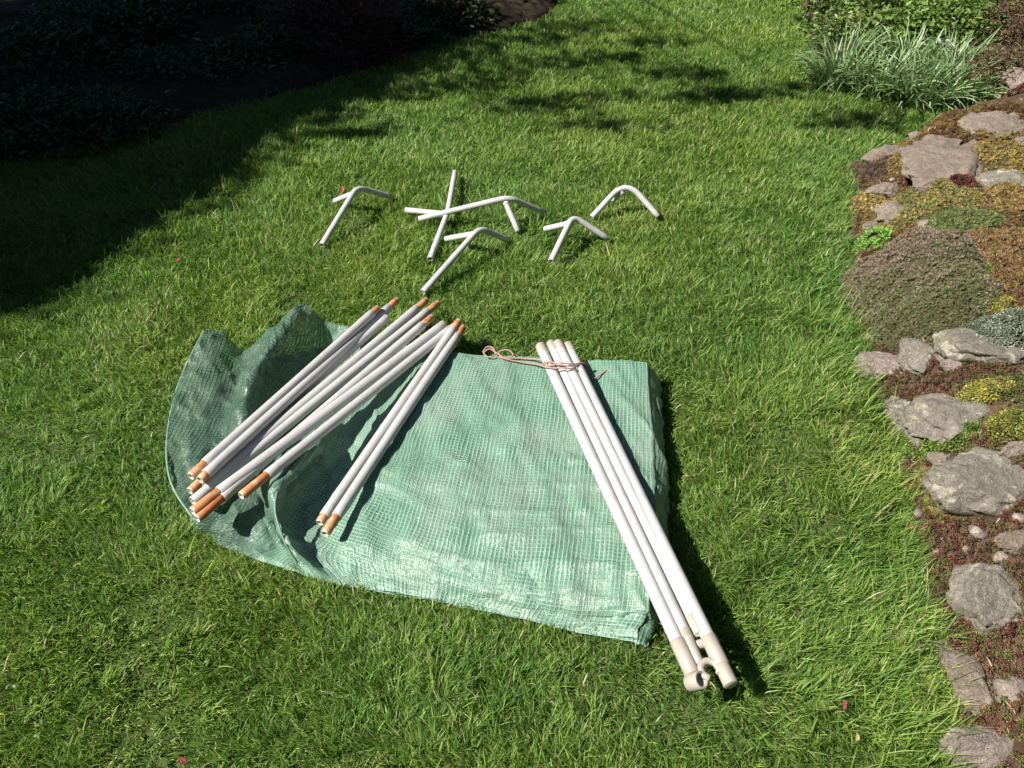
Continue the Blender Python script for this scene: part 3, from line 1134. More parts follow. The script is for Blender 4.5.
def rosette(nl=7, tiers=3, fat=0.34):
    """succulent rosette of unit radius: pointed fat leaves in tiers"""
    V, Q, T, tc = [], [], [], []
    for k in range(tiers):
        up = 0.25 + 0.55 * k
        r = 1.0 - 0.27 * k
        z = 0.22 * k
        for j in range(nl - k):
            a = 2 * PI * j / (nl - k) + k * 0.5
            d = np.array([math.cos(a), math.sin(a), 0])
            s = np.array([-math.sin(a), math.cos(a), 0])
            e = np.array([0, 0, 1.0])
            b = len(V)
            V += [d * .1 + e * z, d * r * .6 * math.cos(up * .6) + s * fat * r * .6 + e * (z + r * .5 * math.sin(up)),
                  d * r * math.cos(up * .6) + e * (z + r * .75 * math.sin(up)), d * r * .6 * math.cos(up * .6) - s * fat * r * .6 + e * (z + r * .5 * math.sin(up)),
                  d * r * .55 * math.cos(up) + e * (z + r * .5 * math.sin(up) - .12 * r)]
            T += [(b, b + 1, b + 4), (b + 1, b + 2, b + 4), (b + 2, b + 3, b + 4), (b + 3, b, b + 4), (b, b + 3, b + 1), (b + 1, b + 3, b + 2)]
            tc += [0.8, 1, 1.15, 1, 0.85]
    return np.array(V), None, np.array(T), np.array(tc)


def leaf_tpl(bend=0.15, w=0.5):
    """a single folded pointed leaf lying in xy, unit length"""
    V = np.array([(0, 0, 0), (.3, w * .42, .05), (.3, 0, -.02), (.3, -w * .42, .05), (.68, w * .36, .03 - bend * .3), (.68, 0, -.04 - bend * .3), (.68, -w * .36, .03 - bend * .3), (1, 0, -bend)])
    T = np.array([(0, 2, 1), (0, 3, 2), (7, 4, 5), (7, 5, 6)])
    Q = np.array([(1, 2, 5, 4), (2, 3, 6, 5)])
    return V, Q, T


ROS = rosette()
ROS_S = rosette(5, 2, .42)
LV, LQ, LT = leaf_tpl()


def rep_rand(n, a, b): return RNG.uniform(a, b, n)


def pick(cols, n, jit=.18, p=None):
    c = np.array(cols)[RNG.choice(len(cols), n, p=p)]
    return np.clip(c * (1 + RNG.normal(0, jit, (n, 1))), 0.004, 1)


V, Q, T, C = scatter(np.repeat(WEEDS, 3, 0), RNG.uniform(.005, .009, len(WEEDS) * 3), (np.repeat(RNG.random(len(WEEDS)) * 6.28, 3) + np.tile([0, 2.1, 4.2], len(WEEDS))),
                     RNG.normal(0, .2, len(WEEDS) * 3), RNG.normal(0, .2, len(WEEDS) * 3), LV * np.array([1, 1.5, 1]), LQ, LT, pick([(.12, .25, .05), (.17, .3, .08), (.1, .2, .05)], len(WEEDS) * 3))
o = fast_mesh('clover', V, Q, T, [M_grass], col=C)
tag(o, 'small clover leaves mixed into the lawn grass in patches', 'clover', kind='stuff')

# ------------------------------------------------------------------ stones of the rockery
STONES = [
    # cx, cy, w px, h px, height m, material, label
    (878, 366, 46, 44, .075, M_st_pink, 'small pale pinkish stone with white patches at the lawn edge below the grey-green cushion', .5),
    (918, 354, 44, 54, .09, M_st_grey, 'rounded grey stone just under the grey-green cushion plant', .9),
    (990, 352, 90, 62, .10, M_st_grey, 'grey stone with pale patches under the silvery sedum', .2),
    (906, 425, 32, 66, .055, M_st_grey, 'narrow upright kerb stone in the lawn edge beside green sedum', 1.45),
    (957, 420, 100, 52, .08, M_st_grey, 'long low stone speckled with pale lichen below the yellow sedum clump', -.12),
    (990, 490, 112, 88, .12, M_st_grey, 'largest rounded boulder with lichen spots on its right side', .1),
    (988, 601, 74, 74, .10, M_st_grey, 'wedge shaped grey stone in the middle of brown sedum', .5),
    (966, 682, 50, 80, .05, M_st_brown, 'flat brownish stone half covered by long grass', 1.3),
    (988, 752, 84, 50, .07, M_st_pink, 'pale pinkish stone at the bottom corner of the bank', .1),
    (950, 172, 100, 62, .10, M_st_brown, 'big flat brown-grey slab at the far end of the rockery', .1),
    (1008, 187, 56, 42, .11, M_st_grey, 'grey stone with round white lichen spot below the golden cushion', .1),
    (893, 158, 56, 26, .07, M_st_brown, 'rust coloured stone at the far lawn corner of the rockery', .3),
    (884, 192, 30, 20, .06, M_st_brown, 'small brown stone topped by golden moss', .2),
    (1000, 130, 70, 36, .09, M_st_brown, 'brown-grey stone behind the big flat slab', .2),
    (1019, 82, 30, 26, .10, M_st_pink, 'pale stone beside the brown twiggy shrub', .5),
    (900, 215, 44, 26, .06, M_st_brown, 'sloping brown stone between golden moss mats', -.3),
    (1015, 545, 36, 24, .04, M_st_brown, 'small brown stone nearly buried in brown sedum', .2),
    (938, 146, 56, 22, .07, M_st_brown, 'low pinkish brown stone just in front of the lawn corner strap leaves', .3),
    (975, 152, 34, 20, .09, M_st_brown, 'small brown stone between the big slab and the golden moss ball', -.4),
    (1018, 148, 24, 18, .09, M_st_grey, 'small grey stone at the right edge above the spotted stone', .3),
    (930, 190, 34, 16, .05, M_st_brown, 'thin brown stone sliver at the front of the big flat slab', .2),
    (872, 228, 18, 14, .05, M_st_brown, 'small dark brown stone at the lawn edge above the green sprig', .6),
    (950, 368, 22, 20, .05, M_st_pink, 'little pale stone wedged between the rounded stone and the patched one', .6),
    (938, 462, 22, 22, .04, M_st_brown, 'small brown stone at the upper left of the largest boulder', .9),
    (1012, 452, 26, 20, .05, M_st_pink, 'pale chip of rock just above the largest boulder', .1),
    (1016, 690, 24, 22, .03, M_st_pink, 'small pink pebble in the red sedum near the bottom', .2),
]
stone_w = []


def make_stone(cx, cy, w, h, zh, mat, label, rot):
    q = on_bank(cx, cy)
    d = q.y * CP + (CAM_H - q.z) * SP
    sx = w * d / F / 2
    ang = math.atan2(CAM_H - q.z, q.y)
    ah = h * d / F                          # apparent height
    sy = max(0.4 * sx, (ah - zh * math.cos(ang) * 0.6) / math.sin(ang) / 2)
    root_z = q.z - zh * 0.25
    import bmesh
    bm = bmesh.new()
    bmesh.ops.create_icosphere(bm, subdivisions=5, radius=1)
    sd_ = random.random() * 100
    planes = []
    for k in range(12):
        v = Vector((random.gauss(0, 1), random.gauss(0, 1), random.gauss(0.3, .8))).normalized()
        planes.append((v, random.uniform(.55, .88)))
    ct, st = math.cos(rot * .5), math.sin(rot * .5)
    for v in bm.verts:
        p = v.co.copy()
        for (nn, dd) in planes:
            t = p.dot(nn) - dd
            if t > 0: p -= nn * t * .97
        f = 1 + .14 * mnoise.noise(p * 1.6 + Vector((sd_, 0, 0))) + .09 * mnoise.noise(p * 4 + Vector((sd_, 3, 0))) + .05 * mnoise.noise(p * 10 + Vector((0, sd_, 0)))+ .025 * mnoise.noise(p * 24 + Vector((0, sd_, 0)))
        rg = 1 - abs(mnoise.noise(p * 2.6 + Vector((sd_, 9, 4))))
        f -= .10 * max(0, rg - .78) / .22
        p = p * f
        p.x, p.y = p.x * ct - p.y * st, p.x * st + p.y * ct
        v.co = (p.x * sx * 1.16, p.y * sy * 1.18, p.z * zh * .6)
    me = bpy.data.meshes.new('rock')
    bm.to_mesh(me)
    bm.free()
    for pl in me.polygons: pl.use_smooth = True
    me.materials.append(mat)
    o = bpy.data.objects.new('rock', me)
    COL.objects.link(o)
    o.location = (q.x, q.y, root_z + .02)
    tag(o, label, 'rock', 'stones of the rockery edge')
    stone_w.append((q.x, q.y, sx, sy, q.z, zh))


for s_ in STONES: make_stone(*s_)

# ------------------------------------------------------------------ cushions and mats on the bank
def ell(cx, cy, w, h, z=None):
    q = on_bank(cx, cy)
    d = q.y * CP + (CAM_H - q.z) * SP
    ang = math.atan2(CAM_H - q.z, q.y)
    return q.x, q.y, w * d / F / 2, h * d / F / math.sin(ang) / 2, q.z


def cushion(name, cx, cy, w, h, zh, n, size, cols, label, cat, group=None, tpl=ROS_S, mat=None, lump=.25, under=(0.05, 0.04, 0.02), jit=.2, p=None, near_cols=None):
    x0, y0, rx, ry, z0 = ell(cx, cy, w, h)
    sd_ = RNG.integers(1000)
    shift = zh * .5          # the dome hides ground behind it
    y0 -= shift * .3
    def H(x, y):
        u = ((x - x0) / rx) ** 2 + ((y - y0) / ry) ** 2
        rr = np.sqrt(u) + .28 * (fbm(x * 16, y * 16, 7 + sd_, 2) - .5)
        return bank_h(x, y) + zh * np.sqrt(np.clip(1 - rr ** 2, 0, 1)) * (1 + lump * (fbm(x * 30, y * 30, 17 + sd_, 3) - .5) * 2), rr
    root = empty(name, (x0, y0, z0))
    tag(root, label, cat, group)
    # base body
    X, Y = np.meshgrid(np.linspace(x0 - rx * 1.1, x0 + rx * 1.1, 50), np.linspace(y0 - ry * 1.1, y0 + ry * 1.1, 50))
    Z, rr = H(X, Y)
    Z = Z - .002
    i = np.arange(49 * 49)
    a = (i // 49) * 50 + i % 49
    Q = np.stack([a, a + 1, a + 51, a + 50], 1)
    k = (rr < 1.0).reshape(-1)
    Q = Q[k[Q].all(1)]
    body_m = leaf_body(under)
    fast_mesh('base_mat', np.stack([X, Y, Z], -1).reshape(-1, 3), Q, None, [body_m], smooth=True, parent=root)
    a = RNG.random(n) * 2 * PI
    r = np.sqrt(RNG.random(n)) * 1.15 + np.abs(RNG.normal(0, .06, n))
    px_, py_ = x0 + rx * r * np.cos(a), y0 + ry * r * np.sin(a)
    z, rr = H(px_, py_)
    k = rr < 1.0 + np.abs(RNG.normal(0, .10, n))
    if cat == 'sedum': k &= fbm(px_ * 55, py_ * 55, sd_ + 9, 2) + RNG.normal(0, .08, n) > .36
    px_, py_, z = px_[k], py_[k], z[k]
    m_ = len(px_)
    e = .004
    gx = (H(px_ + e, py_)[0] - z) / e
    gy = (H(px_, py_ + e)[0] - z) / e
    P = np.stack([px_, py_, z + size * RNG.uniform(-.2, .4, m_)], 1)
    pt = fbm(px_ * 10, py_ * 10, sd_ + 3, 2)
    c_ = pick(cols, m_, jit, p)
    if near_cols: c_ = np.where(((py_ - y0) / ry + (px_ - x0) / rx * .4 + (pt - .5) * 1.2 + RNG.normal(0, .35, m_) < .05)[:, None], pick(near_cols, m_, jit), c_)
    c_ = c_ * (0.8 + .5 * pt[:, None])
    V, Q, T, C = scatter(P, size * RNG.uniform(.6, 1.3, m_), RNG.random(m_) * 2 * PI,
                         np.arctan(np.clip(gy, -1.5, 1.5)) + RNG.normal(0, .3, m_), -np.arctan(np.clip(gx, -1.5, 1.5)) + RNG.normal(0, .3, m_), tpl[0], tpl[1], tpl[2], c_, tpl[3])
    fast_mesh('leaves', V, Q, T, [mat or M_succ], col=C, parent=root)
    return root


_bm = {}


def leaf_body(c):
    if c not in _bm:
        _bm[c] = simple_noise_mat('cushion_body', c, tuple(x * 1.8 for x in c), 60, bd=.004)
    return _bm[c]


# spiky tuft for thyme / moss: short upright blades
def spiky(nb=6):
    V, T, tc = [], [], []
    for j in range(nb):
        a = 2 * PI * j / nb + .3
        d = np.array([math.cos(a), math.sin(a), 0])
        s = np.array([-math.sin(a), math.cos(a), 0])
        b = len(V)
        le = .8 + .4 * ((j * 7) % 3) / 2
        V += [d * .05 + s * .14, d * .05 - s * .14, d * .55 * le + np.array([0, 0, .55 * le]) + s * .16, d * .55 * le + np.array([0, 0, .55 * le]) - s * .16, d * .8 * le + np.array([0, 0, 1.0 * le])]
        T += [(b, b + 1, b + 3), (b, b + 3, b + 2), (b + 2, b + 3, b + 4)]
        tc += [.7, .7, 1, 1, 1.1]
    return np.array(V), None, np.array(T), np.array(tc)


SPK = spiky()
YM = [(0.36, 0.27, 0.07), (0.26, 0.18, 0.07), (0.42, 0.33, 0.10), (0.2, 0.16, 0.07), (.16, .12, .07)]
GM = [(0.14, 0.19, 0.06), (0.2, 0.22, 0.08), (0.1, 0.15, 0.05)]
OM = [(0.27, 0.17, 0.08), (0.22, 0.12, 0.07), (0.33, 0.24, 0.09), (0.16, 0.15, 0.06), (.2, .1, .07)]
RS = [(0.18, 0.05, 0.05), (0.26, 0.09, 0.08), (0.12, 0.05, 0.04)]
cushion('cushion_plant', 910, 288, 112, 104, .09, 15000, .006,
        [(0.19, 0.15, 0.10), (0.25, 0.19, 0.14), (0.15, 0.13, 0.08), (0.3, 0.23, 0.19)], near_cols=[(0.13, 0.155, 0.06), (0.17, 0.18, 0.08), (0.2, 0.17, 0.1)],
        label='large low grey-green and brown cushion plant bulging over the lawn edge', cat='plant', tpl=SPK, lump=.3, under=(.05, .045, .025))
G1 = 'golden moss mats on the far rockery'
cushion('moss_cushion', 998, 160, 42, 34, .07, 2500, .007, YM, 'round golden moss ball between far stones at the right edge', 'moss', G1, tpl=SPK)
cushion('moss_cushion', 903, 162, 32, 20, .03, 1200, .007, YM, 'small golden moss patch beside a tiny green rosette', 'moss', G1, tpl=SPK)
cushion('moss_cushion', 930, 200, 96, 36, .03, 5000, .007, YM + GM, 'wide golden and green moss mat above the large cushion plant', 'moss', G1, tpl=SPK)
cushion('moss_cushion', 1008, 206, 44, 36, .05, 2600, .007, YM + OM, 'golden brown moss cushion under the spotted grey stone', 'moss', G1, tpl=SPK)
cushion('moss_cushion', 866, 205, 28, 26, .03, 900, .007, YM, 'golden moss clump at the lawn edge by grass blades', 'moss', G1, tpl=SPK)
cushion('moss_cushion', 960, 222, 80, 24, .03, 3000, .007, GM + [(0.2, .2, .08)], 'dull green moss mat just behind the large cushion plant', 'moss', G1, tpl=SPK)
cushion('moss_cushion', 1004, 262, 70, 66, .05, 5000, .0075, OM, 'orange-brown moss mat right of the large cushion plant', 'moss', G1, tpl=SPK)
cushion('sedum_clump', 985, 308, 44, 32, .03, 900, .010, [(0.42, 0.38, 0.08), (0.3, 0.31, 0.08), (.2, .18, .07)], 'yellow-green sedum clump at the lower right of the cushion plant', 'sedum', 'sedum clumps of the rockery')
cushion('sedum_clump', 978, 277, 40, 22, .03, 500, .011, [(0.2, 0.3, 0.05), (0.3, 0.36, 0.07)], 'fresh green sedum sprig on the right shoulder of the cushion plant', 'sedum', 'sedum clumps of the rockery')
cushion('sedum_clump', 1002, 336, 80, 34, .045, 1600, .012, [(0.26, 0.3, 0.22), (0.34, 0.38, 0.29), (0.18, 0.22, 0.15)], 'silvery blue-grey sedum spilling over a grey stone', 'sedum', 'sedum clumps of the rockery')
cushion('sedum_clump', 983, 393, 44, 18, .03, 700, .010, [(0.52, 0.47, 0.09), (0.4, 0.4, 0.09), (.24, .22, .08)], 'bright yellow sedum clump between two grey stones', 'sedum', 'sedum clumps of the rockery')
cushion('sedum_clump', 930, 443, 66, 34, .03, 900, .011, [(0.17, 0.28, 0.05), (0.24, 0.34, 0.07), (0.1, 0.18, 0.04)], 'green sedum growing round the narrow kerb stone', 'sedum', 'sedum clumps of the rockery')
cushion('sedum_clump', 1010, 425, 36, 30, .03, 500, .011, [(0.25, 0.3, 0.06), (0.3, 0.26, 0.07)], 'green and brown sedum right of the long low stone', 'sedum', 'sedum clumps of the rockery')
cushion('sedum_clump', 995, 112, 50, 20, .04, 900, .011, RS, 'deep red sedum behind the far slab', 'sedum', 'sedum clumps of the rockery')
cushion('sedum_clump', 958, 190, 30, 16, .035, 400, .010, RS, 'dark red sedum pocket at the foot of the flat slab', 'sedum', 'sedum clumps of the rockery')
cushion('sedum_clump', 870, 172, 44, 30, .03, 900, .010, [(0.25, 0.14, 0.12), (0.32, 0.2, 0.16), (.2, .12, .1)], 'pinkish brown sedum at the far lawn corner', 'sedum', 'sedum clumps of the rockery')
cushion('sedum_clump', 924, 158, 14, 12, .03, 120, .011, [(0.12, 0.28, 0.05)], 'tiny bright green rosette on the far slab', 'sedum', 'sedum clumps of the rockery')
cushion('sedum_clump', 873, 243, 26, 18, .035, 260, .013, [(0.14, 0.3, 0.05), (.2, .36, .07)], 'bright green leafy sprig at the lawn edge above the cushion plant', 'sedum', 'sedum clumps of the rockery', tpl=SPK)
cushion('moss_cushion', 934, 492, 30, 60, .02, 1500, .007, YM + GM, 'ochre moss strip along the left side of the largest boulder', 'moss', 'small moss strips in the lower bank', tpl=SPK)
cushion('moss_cushion', 914, 452, 20, 26, .02, 600, .007, OM, 'rusty moss spot at the foot of the kerb stone', 'moss', 'small moss strips in the lower bank', tpl=SPK)

# general sedum carpet
n0 = 170000
X = RNG.uniform(.5, 2.6, n0)
Y = RNG.uniform(.1, 4.3, n0)
px_, py_ = pix(X, Y, bank_h(X, Y))
k = (X > rock_edge(Y) + .012) & (px_ < 1110)
k &= (py_ > 105)
for (sx_, sy_, a_, b_, z_, zh_) in stone_w:
    k &= (((X - sx_) / (a_ * .72)) ** 2 + ((Y - sy_) / (b_ * .66)) ** 2 > 1) | (RNG.random(n0) < .015)
k &= fbm(X * 14, Y * 14, 201, 3) > .12
X, Y, px_, py_ = X[k], Y[k], px_[k], py_[k]
m_ = len(X)
pt = fbm(X * 5, Y * 5, 211, 3)
brown = pick([(0.16, 0.09, 0.06), (0.2, 0.115, 0.075), (0.15, 0.12, 0.05), (0.25, 0.17, 0.10), (.19, .17, .07)], m_)
green = pick([(0.17, 0.19, 0.06), (0.24, 0.24, 0.08)], m_)
redd = pick([(0.2, 0.06, 0.05), (0.27, 0.11, 0.08)], m_)
gold = pick([(0.34, 0.25, 0.07), (0.3, 0.2, 0.07)], m_)
u = RNG.random(m_) * .35 + pt
c_ = np.where((u < .6)[:, None], brown, np.where((u < .72)[:, None], redd, np.where((u < .86)[:, None], brown * 1.2, green)))
far = (py_ < 320)[:, None]
c_ = np.where(far & ((RNG.random(m_) < .35) | (fbm(X * 12, Y * 12, 231, 2) > .6))[:, None], gold, c_)
low = (py_ > 620)[:, None]
c_ = np.where(low & (RNG.random(m_) < .35)[:, None], pick([(0.3, 0.28, 0.09), (0.32, 0.16, 0.1), (.2, .24, .07)], m_), c_)
P = np.stack([X, Y, bank_h(X, Y) + RNG.uniform(0, .014, m_)], 1)
V, Q, T, C = scatter(P, RNG.uniform(.0055, .0115, m_), RNG.random(m_) * 6.28, RNG.normal(0, .35, m_), RNG.normal(0, .35, m_), *ROS[:3], c_, ROS[3])
o = fast_mesh('sedum_carpet', V, Q, T, [M_succ], col=C)
tag(o, 'red-brown and green sedum carpet covering the bank between stones', 'sedum', kind='stuff')

# rubble
def chip():
    import bmesh
    bm = bmesh.new()
    bmesh.ops.create_icosphere(bm, subdivisions=2, radius=1)
    for v in bm.verts:
        v.co *= 1 + .35 * mnoise.noise(v.co * 1.7 + Vector((4, 1, 7)))
        v.co.z *= .6
    V = np.array([v.co[:] for v in bm.verts])
    T = np.array([[v.index for v in f_.verts] for f_ in bm.faces])
    bm.free()
    return V, T


CV, CT = chip()
n0 = 420
X = RNG.uniform(.6, 2.4, n0)
Y = RNG.uniform(.1, 3.6, n0)
k = (X > rock_edge(Y) + .01) & (fbm(X * 6, Y * 6, 401, 2) > .42)
X, Y = X[k], Y[k]
P = np.stack([X, Y, bank_h(X, Y) + .004], 1)
V, Q, T, C = scatter(P, .006 + RNG.gamma(1.5, .006, len(X)), RNG.random(len(X)) * 6.28, RNG.normal(0, .4, len(X)), RNG.normal(0, .4, len(X)), CV, None, CT, pick([(1, 1, 1)], len(X)))
o = fast_mesh('stone_rubble', V, Q, T, [M_st_pink], col=C)
tag(o, 'small broken stone chips lying between the bigger rocks', 'stones', kind='stuff')

# grit and dead bits on the bank
n0 = 2600
X = RNG.uniform(.5, 2.4, n0)
Y = RNG.uniform(.1, 4.2, n0)
k = X > rock_edge(Y) - .01
X, Y = X[k], Y[k]
P = np.stack([X, Y, bank_h(X, Y) + .012], 1)
V, Q, T, C = scatter(P, RNG.uniform(.008, .03, len(X)), RNG.random(len(X)) * 6.28, RNG.normal(0, .4, len(X)), RNG.normal(0, .4, len(X)), LV * np.array([1, .35, 1]), LQ, LT,
                     pick([(0.35, 0.26, 0.18), (0.2, 0.13, 0.09), (0.45, 0.38, 0.28)], len(X)))
o = fast_mesh('leaf_litter', V, Q, T, [M_dry], col=C)
tag(o, 'dry brown scraps and needles scattered over the rockery', 'litter', kind='stuff')


# ------------------------------------------------------------------ strap leaved clumps
def straps(n, x0, y0, z0, rad, Lr, W, col, spread=1.1):
    """curved strap leaves with 7 sections; returns V,Q,T,C"""
    a = RNG.random(n) * 2 * PI
    r = np.sqrt(RNG.random(n)) * rad
    bx, by = x0 + r * np.cos(a), y0 + r * np.sin(a)
    az = a + RNG.normal(0, .7, n)
    L = RNG.uniform(*Lr, n)
    th0 = np.abs(RNG.normal(.2, .2, n)) + .25 * r / rad
    th1 = th0 + RNG.uniform(.3, spread + .9, n)
    S = 7
    V = np.zeros((n, S * 2 + 1, 3))
    cx = np.zeros(n)
    cz = np.zeros(n)
    d = np.stack([np.cos(az), np.sin(az)], 1)
    s = np.stack([-np.sin(az), np.cos(az)], 1)
    tw = RNG.normal(0, .5, n)
    for k in range(S + 1):
        t = k / S
        if k:
            th = th0 + (th1 - th0) * ((k - .5) / S) ** 1.4
            cx += np.sin(th) * L / S
            cz += np.cos(th) * L / S
        c = np.stack([bx + d[:, 0] * cx, by + d[:, 1] * cx, z0 + cz], 1)
        if k < S:
            wv = W * (0.7 + .3 * math.sin(PI * min(t * 1.4, 1) * .5)) * (1 - max(0, t - .6) * 1.2)
            sv = np.stack([s[:, 0] * np.cos(tw * t), s[:, 1] * np.cos(tw * t), np.sin(tw * t)], 1) * wv / 2
            V[:, 2 * k] = c + sv
            V[:, 2 * k + 1] = c - sv
        else:
            V[:, 2 * S] = c
    m = 2 * S + 1
    b = (np.arange(n) * m)[:, None]
    Q = np.concatenate([b + np.array([[2 * k, 2 * k + 1, 2 * k + 3, 2 * k + 2]]) for k in range(S - 1)])
    T = b + np.array([[2 * S - 2, 2 * S - 1, 2 * S]])
    C = np.repeat(pick(col, n, .18), m, 0) * np.tile(np.linspace(.75, 1.15, m), n)[:, None]
    return V.reshape(-1, 3), Q, T, C


def strap_clump(px, py, n, Lr, rad, label, col=((0.14, 0.24, 0.09), (0.22, 0.32, 0.14), (0.30, 0.39, 0.20), (0.09, 0.17, 0.06)), W=.0066, group='strap leaved clumps beyond the lawn corner', flowers=()):
    q = at(px, py, .02)
    root = empty('strap_leaf_clump', q)
    tag(root, label, 'plant', group)
    V, Q, T, C = straps(int(n * 1.5), q.x, q.y, q.z - .02, rad, Lr, W, list(col))
    fast_mesh('leaves', V, Q, T, [M_strap], col=C, parent=root)
    for (fx, fy, fz) in flowers:
        f = at(fx, fy, fz)
        g = Geo()
        g.tube([Vector((lerp(q.x, f.x, .8), lerp(q.y, f.y, .8), .02)), Vector((lerp(q.x, f.x, .9), lerp(q.y, f.y, .9), fz * .6)), f], .002, 6)
        st = g.build('flower_stem', M_stem, root)
        for kx in range(3):
            c0 = f + Vector((random.uniform(-.025, .025), random.uniform(-.02, .02), random.uniform(-.02, .01)))
            m6 = 6
            Vp, Qp, Tp, Cp = scatter(np.repeat(np.array([list(c0)]), m6, 0), np.full(m6, .016), np.arange(m6) * 2 * PI / 6, np.full(m6, random.uniform(-.4, .4)), np.full(m6, .3), LV, LQ, LT, np.repeat([(.85, .85, .82)], m6, 0))
            fast_mesh('flower', Vp, Qp, Tp, [M_petal], col=Cp, parent=root).parent = st if False else root
    return root


m, n, p = newmat('stem')
p.inputs['Base Color'].default_value = (0.12, 0.2, 0.06, 1)
M_stem = m
M_petal = leaf_mat('petal', .5, .3, .3, (1, 1, 1))
Lr = (.13, .27)
strap_clump(838, 82, 230, Lr, .10, 'leftmost strap leaved clump arching over the lawn')
strap_clump(842, 58, 170, Lr, .10, 'strap leaved clump behind the leftmost one, near yellow flowers')
strap_clump(878, 92, 240, Lr, .11, 'second strap leaved clump from the left in the front row')
strap_clump(918, 100, 260, Lr, .11, 'middle strap leaved clump drooping low to the grass')
strap_clump(905, 70, 200, Lr, .11, 'strap leaved clump behind the middle front one')
strap_clump(955, 98, 260, Lr, .11, 'strap leaved clump in the front row close to the red sedum')
strap_clump(950, 72, 180, Lr, .10, 'strap leaved clump with cluster of white flowers above it', flowers=[(948, 42, .2), (952, 46, .18), (957, 43, .2), (943, 40, .21)])
strap_clump(980, 92, 200, (.14, .28), .09, 'rightmost strap leaved clump with two white flowers', flowers=[(986, 73, .12), (990, 76, .12)])
strap_clump(832, 22, 36, (.10, .2), .07, 'pale silvery bladed clump at the top beyond the yellow flowers', col=((.28, .34, .28), (.35, .4, .33)), W=.014, group='silvery bladed clumps at the top')
strap_clump(858, 14, 30, (.10, .2), .07, 'second silvery bladed clump at the very top', col=((.24, .3, .26), (.32, .37, .3)), W=.014, group='silvery bladed clumps at the top')


# ------------------------------------------------------------------ leafy plants and shrubs
def leafy(name, c, rxyz, nleaf, size, cols, label, cat, group=None, mat=None, stems=14, stem_r=.004, dome=True, p=None, tplV=LV):
    """mound of leaves on thin stems; c base centre, rxyz radii"""
    c = Vector(c)
    root = empty(name, c)
    tag(root, label, cat, group)
    g = Geo()
    tips = []
    for k in range(stems):
        a = random.random() * 2 * PI
        r = math.sqrt(random.random()) * .9
        t = c + Vector((math.cos(a) * r * rxyz[0], math.sin(a) * r * rxyz[1], rxyz[2] * random.uniform(.6, 1) * math.sqrt(max(.1, 1 - r * r * .8))))
        b = c + Vector((math.cos(a) * r * rxyz[0] * .25, math.sin(a) * r * rxyz[1] * .25, -.02))
        mid = (b + t) / 2 + Vector((random.uniform(-.1, .1) * rxyz[0], random.uniform(-.1, .1) * rxyz[1], rxyz[2] * .12))
        g.tube([b, mid, t], [stem_r, stem_r * .8, stem_r * .4], 6)
        for _ in range(2):
            s2 = lerp(mid, t, random.random())
            t2 = s2 + Vector((random.uniform(-.3, .3) * rxyz[0], random.uniform(-.3, .3) * rxyz[1], random.uniform(.05, .3) * rxyz[2]))
            g.tube([s2, t2], [stem_r * .5, stem_r * .25], 5)
    g.build('stems', M_bark, root)
    n = nleaf
    v = RNG.normal(0, 1, (n, 3))
    v /= np.linalg.norm(v, axis=1)[:, None]
    v[:, 2] = np.abs(v[:, 2]) if dome else v[:, 2]
    rr = RNG.uniform(.45, 1.0, n) ** .5
    sdn = random.randint(0, 900)
    lum = fbm(v[:, 0] * 2.5 + 5, v[:, 1] * 2.5 + v[:, 2] * 2, sdn, 2)
    rr = rr * (.75 + .5 * lum)
    P = np.array(c)[None] + v * rr[:, None] * np.array(rxyz)[None]
    col = pick(cols, n, .22, p)
    V, Q, T, C = scatter(P, size * RNG.uniform(.6, 1.3, n), RNG.random(n) * 2 * PI, RNG.normal(0, .55, n), RNG.normal(0, .55, n), tplV, LQ, LT, col)
    fast_mesh('leaves', V, Q, T, [mat or M_leaf], col=C, parent=root)
    return root


GL = [(0.12, 0.21, 0.04), (0.17, 0.28, 0.055), (0.09, 0.16, 0.035), (0.2, 0.3, 0.08)]
for (lx, ly, rr_, nn_, lab_) in ((905, 38, (.26, .17, .15), 1500, 'fresh green leafy mound just behind the middle strap leaved clumps'),
                                 (950, 32, (.28, .2, .17), 1700, 'fresh green leafy mound left of the brown twiggy shrub'),
                                 (885, 12, (.28, .24, .18), 1500, 'fresh green leafy mound behind the yellow flowers'),
                                 (965, 6, (.34, .24, .2), 1700, 'fresh green leafy mound at the top beside the brown shrub'),
                                 (915, -22, (.6, .3, .25), 2200, 'fresh green leafy mound at the very top edge')):
    leafy('leafy_plant', at(lx, ly, .08), rr_, nn_, .034, GL, lab_, 'plant', 'green leafy mounds at the top right')
leafy('primrose', at(848, 30, .09), (.15, .07, .10), 420, .026, [(0.62, 0.60, 0.25), (0.58, 0.58, 0.35), (0.15, 0.24, 0.06), (0.18, 0.28, 0.07)],
      'low clump of pale yellow flowers left of the green mound', 'flowers', mat=M_leaf)
leafy('leafy_plant', at(826, 36, .09), (.14, .10, .10), 500, .026, GL, 'small green plant behind the leftmost strap leaved clump', 'plant', 'green leafy mounds at the top right')
leafy('leafy_plant', at(816, 8, .09), (.2, .14, .10), 600, .03, GL, 'small green plant at the top of the lawn edge', 'plant', 'green leafy mounds at the top right')
TW = LV * np.array([1, .22, 1])
BRN = [(0.2, 0.13, 0.08), (0.27, 0.19, 0.12), (0.15, 0.1, 0.06), (0.2, 0.2, 0.09)]
q = at(1008, 88, .05); leafy('twiggy_shrub', q, (.24, .22, .2), 4200, .035, BRN, 'brown twiggy heather shrub behind the rockery stones', 'shrub', 'brown twiggy shrubs', mat=M_dry, stems=30, tplV=TW)
q = at(1025, 44, .05); leafy('twiggy_shrub', q, (.36, .26, .26), 4200, .035, BRN, 'brown twiggy shrub at the right edge beyond the first', 'shrub', 'brown twiggy shrubs', mat=M_dry, stems=30, tplV=TW)

